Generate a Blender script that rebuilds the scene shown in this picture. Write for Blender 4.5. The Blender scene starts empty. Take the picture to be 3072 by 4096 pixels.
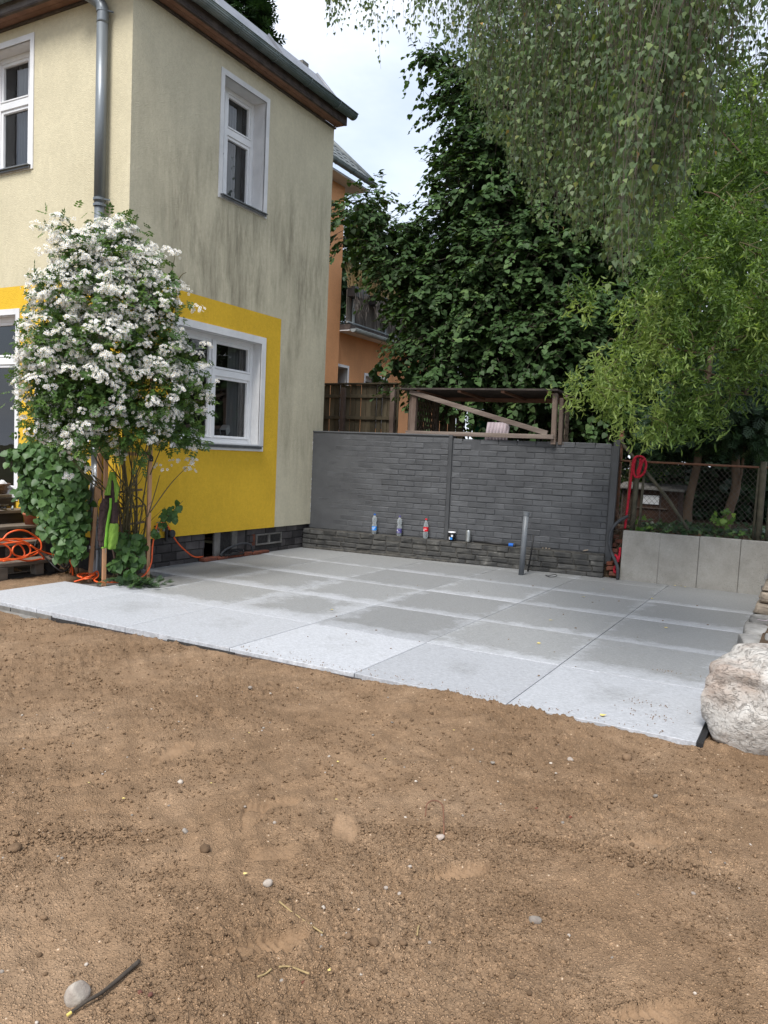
import bpy, math, random
import numpy as np
from mathutils import Vector, Matrix
random.seed(7); RG = np.random.default_rng(11)
SC = bpy.context.scene; COL = SC.collection
rad = math.radians

# ------------------------------------------------------------------ camera
YAW, PITCH, ROLL, CAMH = rad(-28.9), rad(-4.115), rad(2.5), 1.357
def cam_axes():
    f0 = Vector((math.sin(YAW), math.cos(YAW), 0)); r0 = Vector((math.cos(YAW), -math.sin(YAW), 0)); up = Vector((0, 0, 1))
    f = f0*math.cos(PITCH) + up*math.sin(PITCH); u = up*math.cos(PITCH) - f0*math.sin(PITCH)
    return r0*math.cos(ROLL) + u*math.sin(ROLL), u*math.cos(ROLL) - r0*math.sin(ROLL), f
CR, CU, CF = cam_axes()
cd = bpy.data.cameras.new('camera'); cam = bpy.data.objects.new('camera', cd); COL.objects.link(cam)
cd.sensor_fit = 'HORIZONTAL'; cd.sensor_width = 24.0; cd.lens = 24.0*3135/3072; cd.clip_start = 0.05; cd.clip_end = 3000
cam.matrix_world = Matrix(((CR.x, CU.x, -CF.x, 0), (CR.y, CU.y, -CF.y, 0), (CR.z, CU.z, -CF.z, CAMH), (0, 0, 0, 1)))
SC.camera = cam

# ------------------------------------------------------------------ sky, sun, exposure
SUN_EL, SUN_AZ = rad(54), rad(176)       # soft light from behind and left of the viewer
w = bpy.data.worlds.new('World'); SC.world = w; w.use_nodes = True
nt = w.node_tree; nt.nodes.clear()
def wn(t, **k):
    n = nt.nodes.new(t)
    for a, b in k.items(): setattr(n, a, b)
    return n
out = wn('ShaderNodeOutputWorld'); bg = wn('ShaderNodeBackground'); bg.inputs[1].default_value = 0.1
sky = wn('ShaderNodeTexSky', sky_type='NISHITA'); sky.sun_disc = False; sky.sun_elevation = SUN_EL; sky.sun_rotation = SUN_AZ
sky.air_density = 1.0; sky.dust_density = 2.0; sky.ozone_density = 1.5
tc = wn('ShaderNodeTexCoord'); mp = wn('ShaderNodeMapping'); mp.inputs['Scale'].default_value = (1, 1, 2.2); mp.inputs['Location'].default_value = (1.3, .4, .2)
n1 = wn('ShaderNodeTexNoise'); n1.inputs['Scale'].default_value = 2.6; n1.inputs['Detail'].default_value = 6; n1.inputs['Roughness'].default_value = .52
cr1 = wn('ShaderNodeValToRGB'); cr1.color_ramp.elements[0].position = .36; cr1.color_ramp.elements[0].color = (.62, .62, .62, 1); cr1.color_ramp.elements[1].position = .62; cr1.color_ramp.elements[1].color = (1, 1, 1, 1)
n2 = wn('ShaderNodeTexNoise'); n2.inputs['Scale'].default_value = 5.5; n2.inputs['Detail'].default_value = 5
cr2 = wn('ShaderNodeValToRGB'); cr2.color_ramp.elements[0].position = .3; cr2.color_ramp.elements[0].color = (3.5, 3.95, 4.8, 1); cr2.color_ramp.elements[1].position = .72; cr2.color_ramp.elements[1].color = (5.2, 5.45, 5.9, 1)
mx = wn('ShaderNodeMix', data_type='RGBA')
L = nt.links.new
L(tc.outputs['Generated'], mp.inputs[0]); L(mp.outputs[0], n1.inputs[0]); L(mp.outputs[0], n2.inputs[0])
L(n1.outputs[0], cr1.inputs[0]); L(n2.outputs[0], cr2.inputs[0])
L(cr1.outputs[0], mx.inputs[0]); L(sky.outputs[0], mx.inputs[6]); L(cr2.outputs[0], mx.inputs[7]); L(mx.outputs[2], bg.inputs[0]); L(bg.outputs[0], out.inputs[0])
sd = bpy.data.lights.new('sun', 'SUN'); sd.energy = 2.0; sd.angle = rad(22); sd.color = (1, .97, .93)
so = bpy.data.objects.new('sun', sd); COL.objects.link(so)
so.rotation_euler = (rad(90)-SUN_EL, 0, math.pi-SUN_AZ+0.0)
_d = Vector((math.sin(SUN_AZ)*math.cos(SUN_EL), math.cos(SUN_AZ)*math.cos(SUN_EL), math.sin(SUN_EL)))
so.rotation_euler = _d.to_track_quat('Z', 'Y').to_euler(); so.location = (0, 0, 30)
vs = SC.view_settings; vs.view_transform = 'Standard'; vs.look = 'None'; vs.exposure = 1.27; vs.gamma = 1; vs.use_curve_mapping = False
SC.render.engine = 'CYCLES'; SC.cycles.max_bounces = 6; SC.cycles.transparent_max_bounces = 12; SC.cycles.diffuse_bounces = 4; SC.cycles.glossy_bounces = 3

# ------------------------------------------------------------------ sight lines measured in the photograph -> points on real planes
def _ray(px, py): return CR*((px-1536)/3135) - CU*((py-2048)/3135) + CF
EYE = Vector((0, 0, CAMH))
def AX(px, py, X): d = _ray(px, py); return EYE + d*(X/d.x)
def AY(px, py, Y): d = _ray(px, py); return EYE + d*(Y/d.y)
def AZ(px, py, Z=0.): d = _ray(px, py); return EYE + d*((Z-CAMH)/d.z)

# ------------------------------------------------------------------ materials
def srgb(r, g, b): return tuple(((c/255)/12.92 if c <= 10 else (((c/255)+.055)/1.055)**2.4) for c in (r, g, b)) + (1,)
MATS = {}
def newmat(name):
    m = bpy.data.materials.new(name); m.use_nodes = True; m.node_tree.nodes.clear(); MATS[name] = m
    T = m.node_tree
    def N(t, ins=None, **k):
        n = T.nodes.new(t)
        for a, b in k.items(): setattr(n, a, b)
        for a, b in (ins or {}).items():
            if isinstance(b, bpy.types.NodeSocket): T.links.new(b, n.inputs[a])
            else: n.inputs[a].default_value = b
        return n
    o = N('ShaderNodeOutputMaterial')
    return m, T, N, o
def ramp(N, fac, stops):
    n = N('ShaderNodeValToRGB', {0: fac}); e = n.color_ramp.elements
    while len(e) < len(stops): e.new(.5)
    for x, (p, c) in zip(e, stops):
        x.position = p; x.color = c if len(c) == 4 else (*c, 1)
    return n.outputs[0]
def g(v): return (v, v, v, 1)
def mixc(N, f, a, b, mode='MIX'):
    return N('ShaderNodeMix', {0: f, 6: a, 7: b}, data_type='RGBA', blend_type=mode).outputs[2]
def noise(N, co, sc, det=5, rough=.55, dist=0): return N('ShaderNodeTexNoise', {'Vector': co, 'Scale': sc, 'Detail': det, 'Roughness': rough, 'Distortion': dist}).outputs[0]
def mapped(N, co, sc=(1, 1, 1), loc=(0, 0, 0)): return N('ShaderNodeMapping', {'Vector': co, 'Scale': sc, 'Location': loc}).outputs[0]
def mat(name, c1, c2=None, scale=6, rough=.75, bump=.2, bscale=60, spec=.3, metal=0, stretch=(1, 1, 1), rnd=0., stops=(.35, .65), c3=None, coat=0, bstretch=None, bdist=.01):
    m, T, N, o = newmat(name)
    pos = N('ShaderNodeNewGeometry').outputs['Position']
    mp = mapped(N, pos, stretch)
    c2 = c2 or tuple(x*.75 for x in c1[:3])+(1,)
    st = [(stops[0], c1), (stops[1], c2)]
    if c3: st.append((min(1, stops[1]+.15), c3))
    col = ramp(N, noise(N, mp, scale, 7, .6), st)
    if rnd:
        r = N('ShaderNodeObjectInfo').outputs['Random']
        v = N('ShaderNodeMapRange', {0: r, 3: 1-rnd, 4: 1+rnd}).outputs[0]
        col = mixc(N, 1., col, N('ShaderNodeCombineColor', {0: v, 1: v, 2: v}).outputs[0], 'MULTIPLY')
    b = N('ShaderNodeBsdfPrincipled', {'Base Color': col, 'Roughness': rough, 'Metallic': metal, 'Specular IOR Level': spec, 'Coat Weight': coat})
    if bump:
        h = noise(N, mapped(N, pos, bstretch or stretch), bscale, 5, .65)
        T.links.new(N('ShaderNodeBump', {'Height': h, 'Strength': bump, 'Distance': bdist}).outputs[0], b.inputs['Normal'])
    T.links.new(b.outputs[0], o.inputs[0])
    return m
def leafmat(name, stops, rough=.5, trans=.3, spec=.35, tint=(1.25, 1.3, .6, 1)):
    m, T, N, o = newmat(name)
    v = N('ShaderNodeAttribute', attribute_name='var').outputs['Fac']
    col = ramp(N, v, stops)
    pos = N('ShaderNodeNewGeometry').outputs['Position']
    col = mixc(N, .35, col, ramp(N, noise(N, pos, 25, 3), [(.3, g(.45)), (.7, g(1.5))]), 'MULTIPLY')
    b = N('ShaderNodeBsdfPrincipled', {'Base Color': col, 'Roughness': rough, 'Specular IOR Level': spec})
    t = N('ShaderNodeBsdfTranslucent', {'Color': mixc(N, 1., col, tint, 'MULTIPLY')})
    T.links.new(N('ShaderNodeMixShader', {0: trans, 1: b.outputs[0], 2: t.outputs[0]}).outputs[0], o.inputs[0])
    return m
# plaster
def plaster(name, c, dark, dirt, bump=.35):
    m, T, N, o = newmat(name)
    pos = N('ShaderNodeNewGeometry').outputs['Position']
    sep = N('ShaderNodeSeparateXYZ', {0: pos})
    base = ramp(N, noise(N, pos, 2.2, 6), [(.3, c), (.72, tuple(x*.9 for x in c[:3]))])
    base = mixc(N, .5, base, ramp(N, noise(N, pos, 30, 4), [(.3, g(.86)), (.7, g(1.1))]), 'MULTIPLY')
    if dirt:
        streak = noise(N, mapped(N, pos, (3.2, 3.2, .55)), 1.6, 9, .74, .35)
        fine = noise(N, mapped(N, pos, (16, 16, 2.6)), 1.0, 7, .7)
        patch = noise(N, mapped(N, pos, (1, 1, .8), (3.1, .8, 2)), 1.05, 3, .5)
        # soot and algae settle below the shelter of the eaves and fade again above the socle
        zb = ramp(N, N('ShaderNodeMapRange', {0: sep.outputs[2], 1: 0., 2: 6.}).outputs[0], [(.0, g(.25)), (.18, g(.42)), (.40, g(.85)), (.66, g(.9)), (.80, g(.35)), (.92, g(.12))])
        f = N('ShaderNodeMath', {0: ramp(N, streak, [(.36, g(0)), (.66, g(1))]), 1: ramp(N, patch, [(.36, g(.12)), (.62, g(1))])}, operation='MULTIPLY').outputs[0]
        f = N('ShaderNodeMath', {0: f, 1: ramp(N, fine, [(.3, g(.55)), (.65, g(1.1))])}, operation='MULTIPLY').outputs[0]
        f = N('ShaderNodeMath', {0: f, 1: zb}, operation='MULTIPLY').outputs[0]
        f = N('ShaderNodeMath', {0: f, 1: dirt}, operation='MULTIPLY').outputs[0]
        base = mixc(N, f, base, dark)
        wash = ramp(N, noise(N, mapped(N, pos, (9, 9, 2.2), (5, 1, 0)), 1.3, 4), [(.62, g(0)), (.74, g(.30))])
        base = mixc(N, wash, base, tuple(min(1, x*1.15) for x in c[:3])+(1,))
    b = N('ShaderNodeBsdfPrincipled', {'Base Color': base, 'Roughness': .93, 'Specular IOR Level': .15})
    vor = N('ShaderNodeTexVoronoi', {'Vector': pos, 'Scale': 95.}).outputs[0]
    h = N('ShaderNodeMath', {0: noise(N, pos, 55, 5, .7), 1: vor}, operation='ADD').outputs[0]
    T.links.new(N('ShaderNodeBump', {'Height': h, 'Strength': bump, 'Distance': .008}).outputs[0], b.inputs['Normal'])
    T.links.new(b.outputs[0], o.inputs[0]); return m
plaster('plaster_clean', (.57, .515, .365, 1), (.34, .30, .19, 1), .45)
plaster('plaster_dirty', (.60, .55, .405, 1), (.21, .19, .135, 1), 1.25, .5)
plaster('plaster_yellow', (.70, .44, .040, 1), (.3, .2, .02, 1), .12, .5)
plaster('plaster_orange', (.80, .40, .19, 1), (.3, .15, .07, 1), .25)
# paving slabs: damp grey middles, pale dried rims
def slabmat():
    m, T, N, o = newmat('slab')
    t = N('ShaderNodeTexCoord').outputs['Object']; pos = N('ShaderNodeNewGeometry').outputs['Position']
    sp = N('ShaderNodeSeparateXYZ', {0: t})
    ax = N('ShaderNodeMath', {0: sp.outputs[0]}, operation='ABSOLUTE').outputs[0]; ay = N('ShaderNodeMath', {0: sp.outputs[1]}, operation='ABSOLUTE').outputs[0]
    yn = N('ShaderNodeMath', {0: sp.outputs[1], 1: -1.}, operation='MULTIPLY').outputs[0]; yf = N('ShaderNodeMath', {0: sp.outputs[1], 1: .50}, operation='MULTIPLY').outputs[0]; ay2 = N('ShaderNodeMath', {0: yn, 1: yf}, operation='MAXIMUM').outputs[0]
    mx_ = N('ShaderNodeMath', {0: N('ShaderNodeMath', {0: ax, 1: .70}, operation='MULTIPLY').outputs[0], 1: ay2}, operation='MAXIMUM').outputs[0]
    wob = N('ShaderNodeMath', {0: noise(N, pos, 4.2, 9, .74), 1: .60, 2: -.30}, operation='MULTIPLY_ADD').outputs[0]
    e = N('ShaderNodeMath', {0: mx_, 1: wob}, operation='ADD').outputs[0]
    dry = N('ShaderNodeAttribute', attribute_type='OBJECT', attribute_name='dry').outputs['Fac']
    e = N('ShaderNodeMath', {0: e, 1: dry}, operation='ADD').outputs[0]
    stk = noise(N, mapped(N, pos, (6, 34, 6)), 1.5, 7, .75)
    e = N('ShaderNodeMath', {0: N('ShaderNodeMath', {0: stk, 1: .34, 2: -.17}, operation='MULTIPLY_ADD').outputs[0], 1: e}, operation='ADD').outputs[0]
    f = ramp(N, e, [(.31, g(0)), (.37, g(.5)), (.53, g(.97))])
    streak = noise(N, mapped(N, pos, (9, 55, 9)), 1.5, 6, .7); fine = noise(N, pos, 130, 4, .7)
    damp = ramp(N, streak, [(.3, srgb(118, 119, 119)), (.7, srgb(145, 146, 145))])
    pale = ramp(N, streak, [(.3, srgb(150, 152, 155)), (.7, srgb(181, 183, 187))])
    c = mixc(N, f, damp, pale)
    c = mixc(N, 1., c, ramp(N, noise(N, mapped(N, pos, (1, 2.6, 1)), 42, 8, .85), [(.38, g(.74)), (.5, g(.98)), (.62, g(1.24))]), 'MULTIPLY')
    c = mixc(N, ramp(N, noise(N, pos, 7, 7, .7), [(.58, g(0)), (.78, g(.4))]), c, srgb(118, 112, 104))
    orv = N('ShaderNodeMapRange', {0: N('ShaderNodeObjectInfo').outputs['Random'], 3: .86, 4: 1.08}).outputs[0]
    c = mixc(N, 1., c, N('ShaderNodeCombineColor', {0: orv, 1: orv, 2: orv}).outputs[0], 'MULTIPLY')
    b = N('ShaderNodeBsdfPrincipled', {'Base Color': c, 'Roughness': ramp(N, streak, [(.3, g(.48)), (.7, g(.66))]), 'Specular IOR Level': .45})
    h = N('ShaderNodeMath', {0: streak, 1: fine}, operation='ADD').outputs[0]
    T.links.new(N('ShaderNodeBump', {'Height': h, 'Strength': .25, 'Distance': .003}).outputs[0], b.inputs['Normal'])
    T.links.new(b.outputs[0], o.inputs[0])
slabmat()
def sandmat():
    m, T, N, o = newmat('sand')
    pos = N('ShaderNodeNewGeometry').outputs['Position']
    M2 = lambda a, b, op='MULTIPLY', c=0.: N('ShaderNodeMath', {0: a, 1: b, 2: c}, operation=op).outputs[0]
    prs = N('ShaderNodeAttribute', attribute_name='press').outputs['Fac']; lo = M2(1., prs, 'SUBTRACT')
    c = ramp(N, noise(N, pos, 1.3, 8, .68), [(.25, (.225, .140, .078)), (.5, (.325, .212, .126)), (.75, (.405, .278, .176))])
    c = mixc(N, .75, c, ramp(N, noise(N, pos, 9, 7, .72), [(.28, g(.66)), (.7, g(1.25))]), 'MULTIPLY')
    beads = None
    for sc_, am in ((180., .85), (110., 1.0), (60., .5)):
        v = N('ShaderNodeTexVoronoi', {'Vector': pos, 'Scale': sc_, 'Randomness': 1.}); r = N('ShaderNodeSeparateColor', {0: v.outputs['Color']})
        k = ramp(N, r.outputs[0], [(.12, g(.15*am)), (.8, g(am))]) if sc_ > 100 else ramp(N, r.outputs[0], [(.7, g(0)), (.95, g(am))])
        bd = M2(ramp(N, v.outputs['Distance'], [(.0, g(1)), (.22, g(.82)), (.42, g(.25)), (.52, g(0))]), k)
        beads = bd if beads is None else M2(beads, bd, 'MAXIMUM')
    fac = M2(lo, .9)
    c = mixc(N, fac, c, ramp(N, beads, [(.0, g(.58)), (.35, g(.93)), (1, g(1.36))]), 'MULTIPLY')  # shade between crumbs and highlights on their tops painted into the sand colour
    c = mixc(N, prs, c, g(.70), 'MULTIPLY')
    sp = N('ShaderNodeTexVoronoi', {'Vector': pos, 'Scale': 60.})
    rnd = N('ShaderNodeSeparateColor', {0: sp.outputs['Color']}).outputs[0]
    spk = M2(ramp(N, rnd, [(.968, g(0)), (.976, g(1))]), ramp(N, sp.outputs['Distance'], [(.12, g(1)), (.24, g(0))]))
    c = mixc(N, spk, c, srgb(190, 172, 150))
    b = N('ShaderNodeBsdfPrincipled', {'Base Color': c, 'Roughness': .96, 'Specular IOR Level': .12})
    h = M2(M2(beads, 1.4, 'MULTIPLY'), M2(noise(N, pos, 210, 4, .75), .5), 'ADD')
    h = M2(h, M2(lo, .92, 'MULTIPLY_ADD', .08))
    T.links.new(N('ShaderNodeBump', {'Height': h, 'Strength': 1., 'Distance': .006}).outputs[0], b.inputs['Normal'])
    T.links.new(b.outputs[0], o.inputs[0])
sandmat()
def glassmat(name, tint, refl=1.0):
    m, T, N, o = newmat(name)
    f = N('ShaderNodeFresnel', {0: 1.5}).outputs[0]
    f = N('ShaderNodeMath', {0: f, 1: refl}, operation='MULTIPLY').outputs[0]
    nb = N('ShaderNodeBump', {'Height': noise(N, N('ShaderNodeNewGeometry').outputs['Position'], 1.2, 2), 'Strength': .08, 'Distance': .05}).outputs[0]
    gl = N('ShaderNodeBsdfGlossy', {'Color': g(1), 'Roughness': .01, 'Normal': nb})
    tr = N('ShaderNodeBsdfTransparent', {0: tint})
    T.links.new(N('ShaderNodeMixShader', {0: f, 1: tr.outputs[0], 2: gl.outputs[0]}).outputs[0], o.inputs[0])
glassmat('glass', (.72, .74, .74, 1), 1.4); 
def bottlemat():
    m, T, N, o = newmat('plastic_clear')
    f = N('ShaderNodeLayerWeight', {0: .35}).outputs['Facing']
    f = N('ShaderNodeMapRange', {0: f, 3: .16, 4: .75}).outputs[0]
    b = N('ShaderNodeBsdfPrincipled', {'Base Color': (.62, .66, .68, 1), 'Roughness': .18, 'Specular IOR Level': .6})
    T.links.new(N('ShaderNodeMixShader', {0: f, 1: N('ShaderNodeBsdfTransparent', {0: (.95, .97, .97, 1)}).outputs[0], 2: b.outputs[0]}).outputs[0], o.inputs[0])
bottlemat()
mat('white_paint', (.76, .765, .77, 1), (.68, .69, .70, 1), 4, .45, .06, 60, .4)
mat('white_reveal', (.70, .70, .70, 1), (.58, .585, .59, 1), 3, .85, .25, 90, .2)
mat('zinc_sill', (.10, .11, .12, 1), (.16, .17, .18, 1), 9, .5, .1, 40, .4)
mat('zinc_dark', (.125, .142, .158, 1), (.19, .21, .225, 1), 5, .42, .08, 30, .5, metal=.35, stretch=(1, 1, .25), c3=(.20, .21, .22, 1))
mat('zinc_bright', (.30, .31, .33, 1), (.19, .20, .21, 1), 9, .35, .1, 30, .5, metal=.7, stretch=(1, 1, .4))
mat('gutter', (.095, .125, .125, 1), (.16, .19, .19, 1), 6, .5, .1, 30, .4, metal=.2)
mat('roof_sheet', (.13, .14, .16, 1), (.20, .21, .235, 1), 3, .45, .1, 20, .4)
mat('eave_board', (.16, .085, .058, 1), (.235, .13, .09, 1), 7, .7, .3, 30, .25, stretch=(1, 1, 6), rnd=.12)
mat('eave_dark', (.045, .036, .034, 1), (.10, .08, .07, 1), 8, .75, .3, 40, .25)
mat('fascia_grey', (.10, .095, .10, 1), (.17, .155, .15, 1), 6, .7, .3, 40, .25)
mat('interior', (.10, .095, .09, 1), (.07, .068, .065, 1), 2, .9, 0, spec=.1)
mat('curtain', (.42, .43, .44, 1), (.34, .35, .36, 1), 3, .9, .1, 20, .1, stretch=(9, 9, .3))
mat('plinth_block', (.085, .078, .076, 1), (.045, .040, .040, 1), 5, .8, .4, 60, .2, rnd=.38, c3=(.115, .098, .09, 1))
mat('mortar_dark', (.030, .028, .028, 1), (.05, .048, .045, 1), 30, .95, .3, 80, .1)
mat('concrete_old', (.20, .19, .175, 1), (.125, .118, .105, 1), 9, .9, .3, 70, .2)
mat('brick_red', (.20, .066, .038, 1), (.10, .05, .04, 1), 14, .9, .35, 80, .15, rnd=.2, c3=(.17, .14, .12, 1))
mat('brick_black', (.060, .062, .066, 1), (.086, .089, .094, 1), 4, .55, .35, 70, .35, rnd=.13)
mat('brick_black_footing', (.044, .044, .043, 1), (.074, .072, .066, 1), 8, .7, .5, 60, .25, rnd=.25, c3=(.17, .165, .15, 1), stops=(.4, .63))
mat('black_joint', (.060, .062, .066, 1), (.076, .078, .082, 1), 10, .8, .3, 60, .2)
mat('black_joint_dirty', (.035, .034, .032, 1), (.085, .08, .07, 1), 14, .9, .4, 60, .2)
mat('black_render', (.064, .066, .070, 1), (.082, .085, .089, 1), 3, .55, .3, 14, .35)
mat('black_steel', (.045, .047, .050, 1), (.062, .064, .067, 1), 5, .45, .1, 30, .4)
mat('wood_grey', (.095, .066, .052, 1), (.185, .145, .12, 1), 7, .85, .45, 22, .15, stretch=(1, 1, .22), rnd=.25)
mat('wood_grey_h', (.105, .080, .068, 1), (.20, .165, .14, 1), 7, .85, .45, 22, .15, stretch=(.22, 1, 2), rnd=.2)
mat('wood_fence', (.070, .057, .036, 1), (.125, .102, .066, 1), 9, .85, .4, 30, .15, stretch=(1, 1, .18), rnd=.3)
mat('wood_new', (.40, .215, .115, 1), (.50, .29, .165, 1), 12, .7, .25, 40, .25, stretch=(1, 1, .15), rnd=.08)
mat('wood_step', (.085, .070, .055, 1), (.165, .14, .115, 1), 8, .85, .5, 30, .2, stretch=(2.5, .25, 2.5), rnd=.2)
mat('wood_step_dark', (.026, .022, .020, 1), (.048, .041, .036, 1), 8, .85, .4, 30, .2, stretch=(2.5, .25, 2.5))
mat('lattice', (.07, .05, .036, 1), (.13, .10, .075, 1), 12, .85, .3, 40, .15)
mat('roofing_felt', (.040, .034, .031, 1), (.075, .062, .055, 1), 8, .9, .4, 60, .15)
mat('black_plastic', (.012, .012, .013, 1), (.02, .02, .021, 1), 8, .45, .05, 40, .4)
mat('rubber_hose', (.030, .032, .036, 1), (.05, .053, .058, 1), 12, .6, .1, 40, .3)
mat('orange_cable', (.80, .125, .028, 1), (.66, .09, .02, 1), 10, .42, .05, 40, .4)
mat('pvc_grey', (.115, .125, .138, 1), (.15, .16, .17, 1), 4, .4, .05, 20, .45)
mat('blue_plastic', (.02, .13, .50, 1), (.015, .10, .40, 1), 5, .35, 0)
mat('red_rope', (.50, .014, .035, 1), (.30, .008, .022, 1), 40, .6, .2, 120, .3)
mat('rust', (.115, .060, .040, 1), (.20, .095, .055, 1), 24, .85, .3, 90, .2, c3=(.085, .075, .068, 1))
mat('rust_edge', (.20, .062, .032, 1), (.10, .05, .035, 1), 9, .9, .4, 50, .15, c3=(.25, .15, .10, 1))
mat('iron_green', (.060, .055, .040, 1), (.105, .095, .065, 1), 14, .8, .3, 60, .2)
mat('wire', (.10, .09, .078, 1), (.07, .055, .045, 1), 10, .7, 0)
mat('terracotta', (.46, .17, .095, 1), (.36, .125, .07, 1), 9, .85, .2, 60, .2, c3=(.50, .26, .18, 1))
mat('wicker', (.085, .052, .036, 1), (.15, .10, .072, 1), 18, .7, .3, 60, .25, rnd=.1)
mat('cloth_white', (.62, .62, .63, 1), (.5, .5, .52, 1), 8, .9, .2, 40, .1)
mat('fleece_brown', (.068, .045, .042, 1), (.046, .030, .029, 1), 30, .95, .5, 180, .08)
mat('fleece_green', (.22, .36, .065, 1), (.17, .29, .05, 1), 22, .95, .5, 180, .08)
mat('zip_green', (.22, .48, .06, 1), (.18, .40, .05, 1), 30, .8, .3, 120, .1)
mat('brass_grey', (.34, .33, .31, 1), (.22, .215, .20, 1), 20, .35, .1, 60, .5, metal=.7)
mat('label_blue', (.02, .20, .62, 1), (.03, .26, .70, 1), 40, .4, 0); mat('label_violet', (.055, .045, .17, 1), (.10, .085, .24, 1), 40, .4, 0)
mat('label_red', (.58, .012, .022, 1), (.50, .010, .018, 1), 30, .4, 0); mat('print_white', (.72, .72, .74, 1), (.66, .66, .68, 1), 30, .5, 0)
mat('aluminium', (.50, .51, .51, 1), (.34, .36, .35, 1), 60, .3, .1, 60, .5, metal=.75)
mat('stone_warm', (.36, .295, .225, 1), (.21, .175, .135, 1), 6, .9, .8, 22, .2, stretch=(1, 1, 2.4), rnd=.22, c3=(.42, .30, .19, 1), bdist=.02)
mat('stone_grey', (.30, .29, .27, 1), (.17, .165, .155, 1), 6, .9, .8, 22, .2, stretch=(1, 1, 2.4), rnd=.2, c3=(.36, .33, .28, 1), bdist=.02)
mat('pebble', (.36, .32, .27, 1), (.24, .20, .17, 1), 30, .8, .3, 80, .25, rnd=.45)
mat('clod', (.175, .115, .070, 1), (.12, .078, .047, 1), 30, .95, .5, 120, .1, rnd=.3)
mat('soil', (.060, .042, .028, 1), (.10, .070, .045, 1), 5, .95, .7, 50, .1)
mat('earth_far', (.10, .085, .05, 1), (.07, .075, .035, 1), .7, .95, .4, 8, .1)
mat('bark', (.105, .070, .047, 1), (.165, .115, .078, 1), 9, .9, .7, 26, .15, stretch=(1, 1, .35))
mat('bark_dark', (.045, .037, .030, 1), (.075, .062, .05, 1), 9, .9, .6, 30, .15, stretch=(1, 1, .35))
mat('bark_birch', (.30, .285, .26, 1), (.06, .055, .05, 1), 7, .85, .5, 30, .2, stretch=(1, 1, 3))
mat('twig_birch', (.10, .075, .058, 1), (.15, .12, .095, 1), 10, .8, 0)
mat('cane', (.075, .060, .030, 1), (.11, .095, .045, 1), 14, .75, .2, 50, .25)
mat('dry_grass', (.34, .25, .12, 1), (.26, .19, .09, 1), 12, .9, 0)
mat('reed', (.21, .19, .17, 1), (.14, .125, .11, 1), 12, .9, .4, 60, .1, stretch=(1, 1, .1), rnd=.2)
mat('galvanised', (.30, .34, .35, 1), (.24, .28, .29, 1), 9, .5, .05, 40, .4, metal=.3)
mat('pink_sheet', (.36, .31, .33, 1), (.29, .245, .265, 1), 6, .6, .1, 20, .3)
mat('net_green', (.03, .30, .17, 1), (.05, .40, .25, 1), 20, .8, .2, 60, .2)
mat('yellow_leaf', (.55, .43, .10, 1), (.62, .52, .22, 1), 30, .7, .1, 60, .2)
mat('hut_brown', (.070, .038, .026, 1), (.045, .028, .02, 1), 8, .8, .3, 30, .2)
mat('tile_grey', (.10, .115, .12, 1), (.17, .185, .185, 1), 8, .6, .2, 40, .35)
def panelmat():
    m, T, N, o = newmat('concrete_panel')
    pos = N('ShaderNodeNewGeometry').outputs['Position']
    r = N('ShaderNodeObjectInfo').outputs['Random']
    c = ramp(N, noise(N, pos, 4.2, 7, .66), [(.28, (.215, .205, .185)), (.5, (.275, .265, .24)), (.72, (.33, .32, .295))])
    c = mixc(N, ramp(N, r, [(0, g(0)), (1, g(.25))]), c, (.27, .26, .24, 1))
    c = mixc(N, .8, c, ramp(N, noise(N, pos, 60, 5, .75), [(.3, g(.86)), (.7, g(1.1))]), 'MULTIPLY')
    v = N('ShaderNodeTexVoronoi', {'Vector': pos, 'Scale': 70.}); k = N('ShaderNodeSeparateColor', {0: v.outputs['Color']}).outputs[0]
    pit = N('ShaderNodeMath', {0: ramp(N, k, [(.62, g(0)), (.70, g(1))]), 1: ramp(N, v.outputs['Distance'], [(.16, g(1)), (.30, g(0))])}, operation='MULTIPLY').outputs[0]
    pit = N('ShaderNodeMath', {0: pit, 1: ramp(N, noise(N, pos, 3, 3), [(.38, g(.1)), (.62, g(.9))])}, operation='MULTIPLY').outputs[0]
    c = mixc(N, pit, c, (.11, .105, .095, 1))
    b = N('ShaderNodeBsdfPrincipled', {'Base Color': c, 'Roughness': .82, 'Specular IOR Level': .25})
    h = N('ShaderNodeMath', {0: noise(N, pos, 90, 5, .7), 1: pit}, operation='SUBTRACT').outputs[0]
    T.links.new(N('ShaderNodeBump', {'Height': h, 'Strength': .5, 'Distance': .005}).outputs[0], b.inputs['Normal'])
    T.links.new(b.outputs[0], o.inputs[0])
panelmat()
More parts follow.
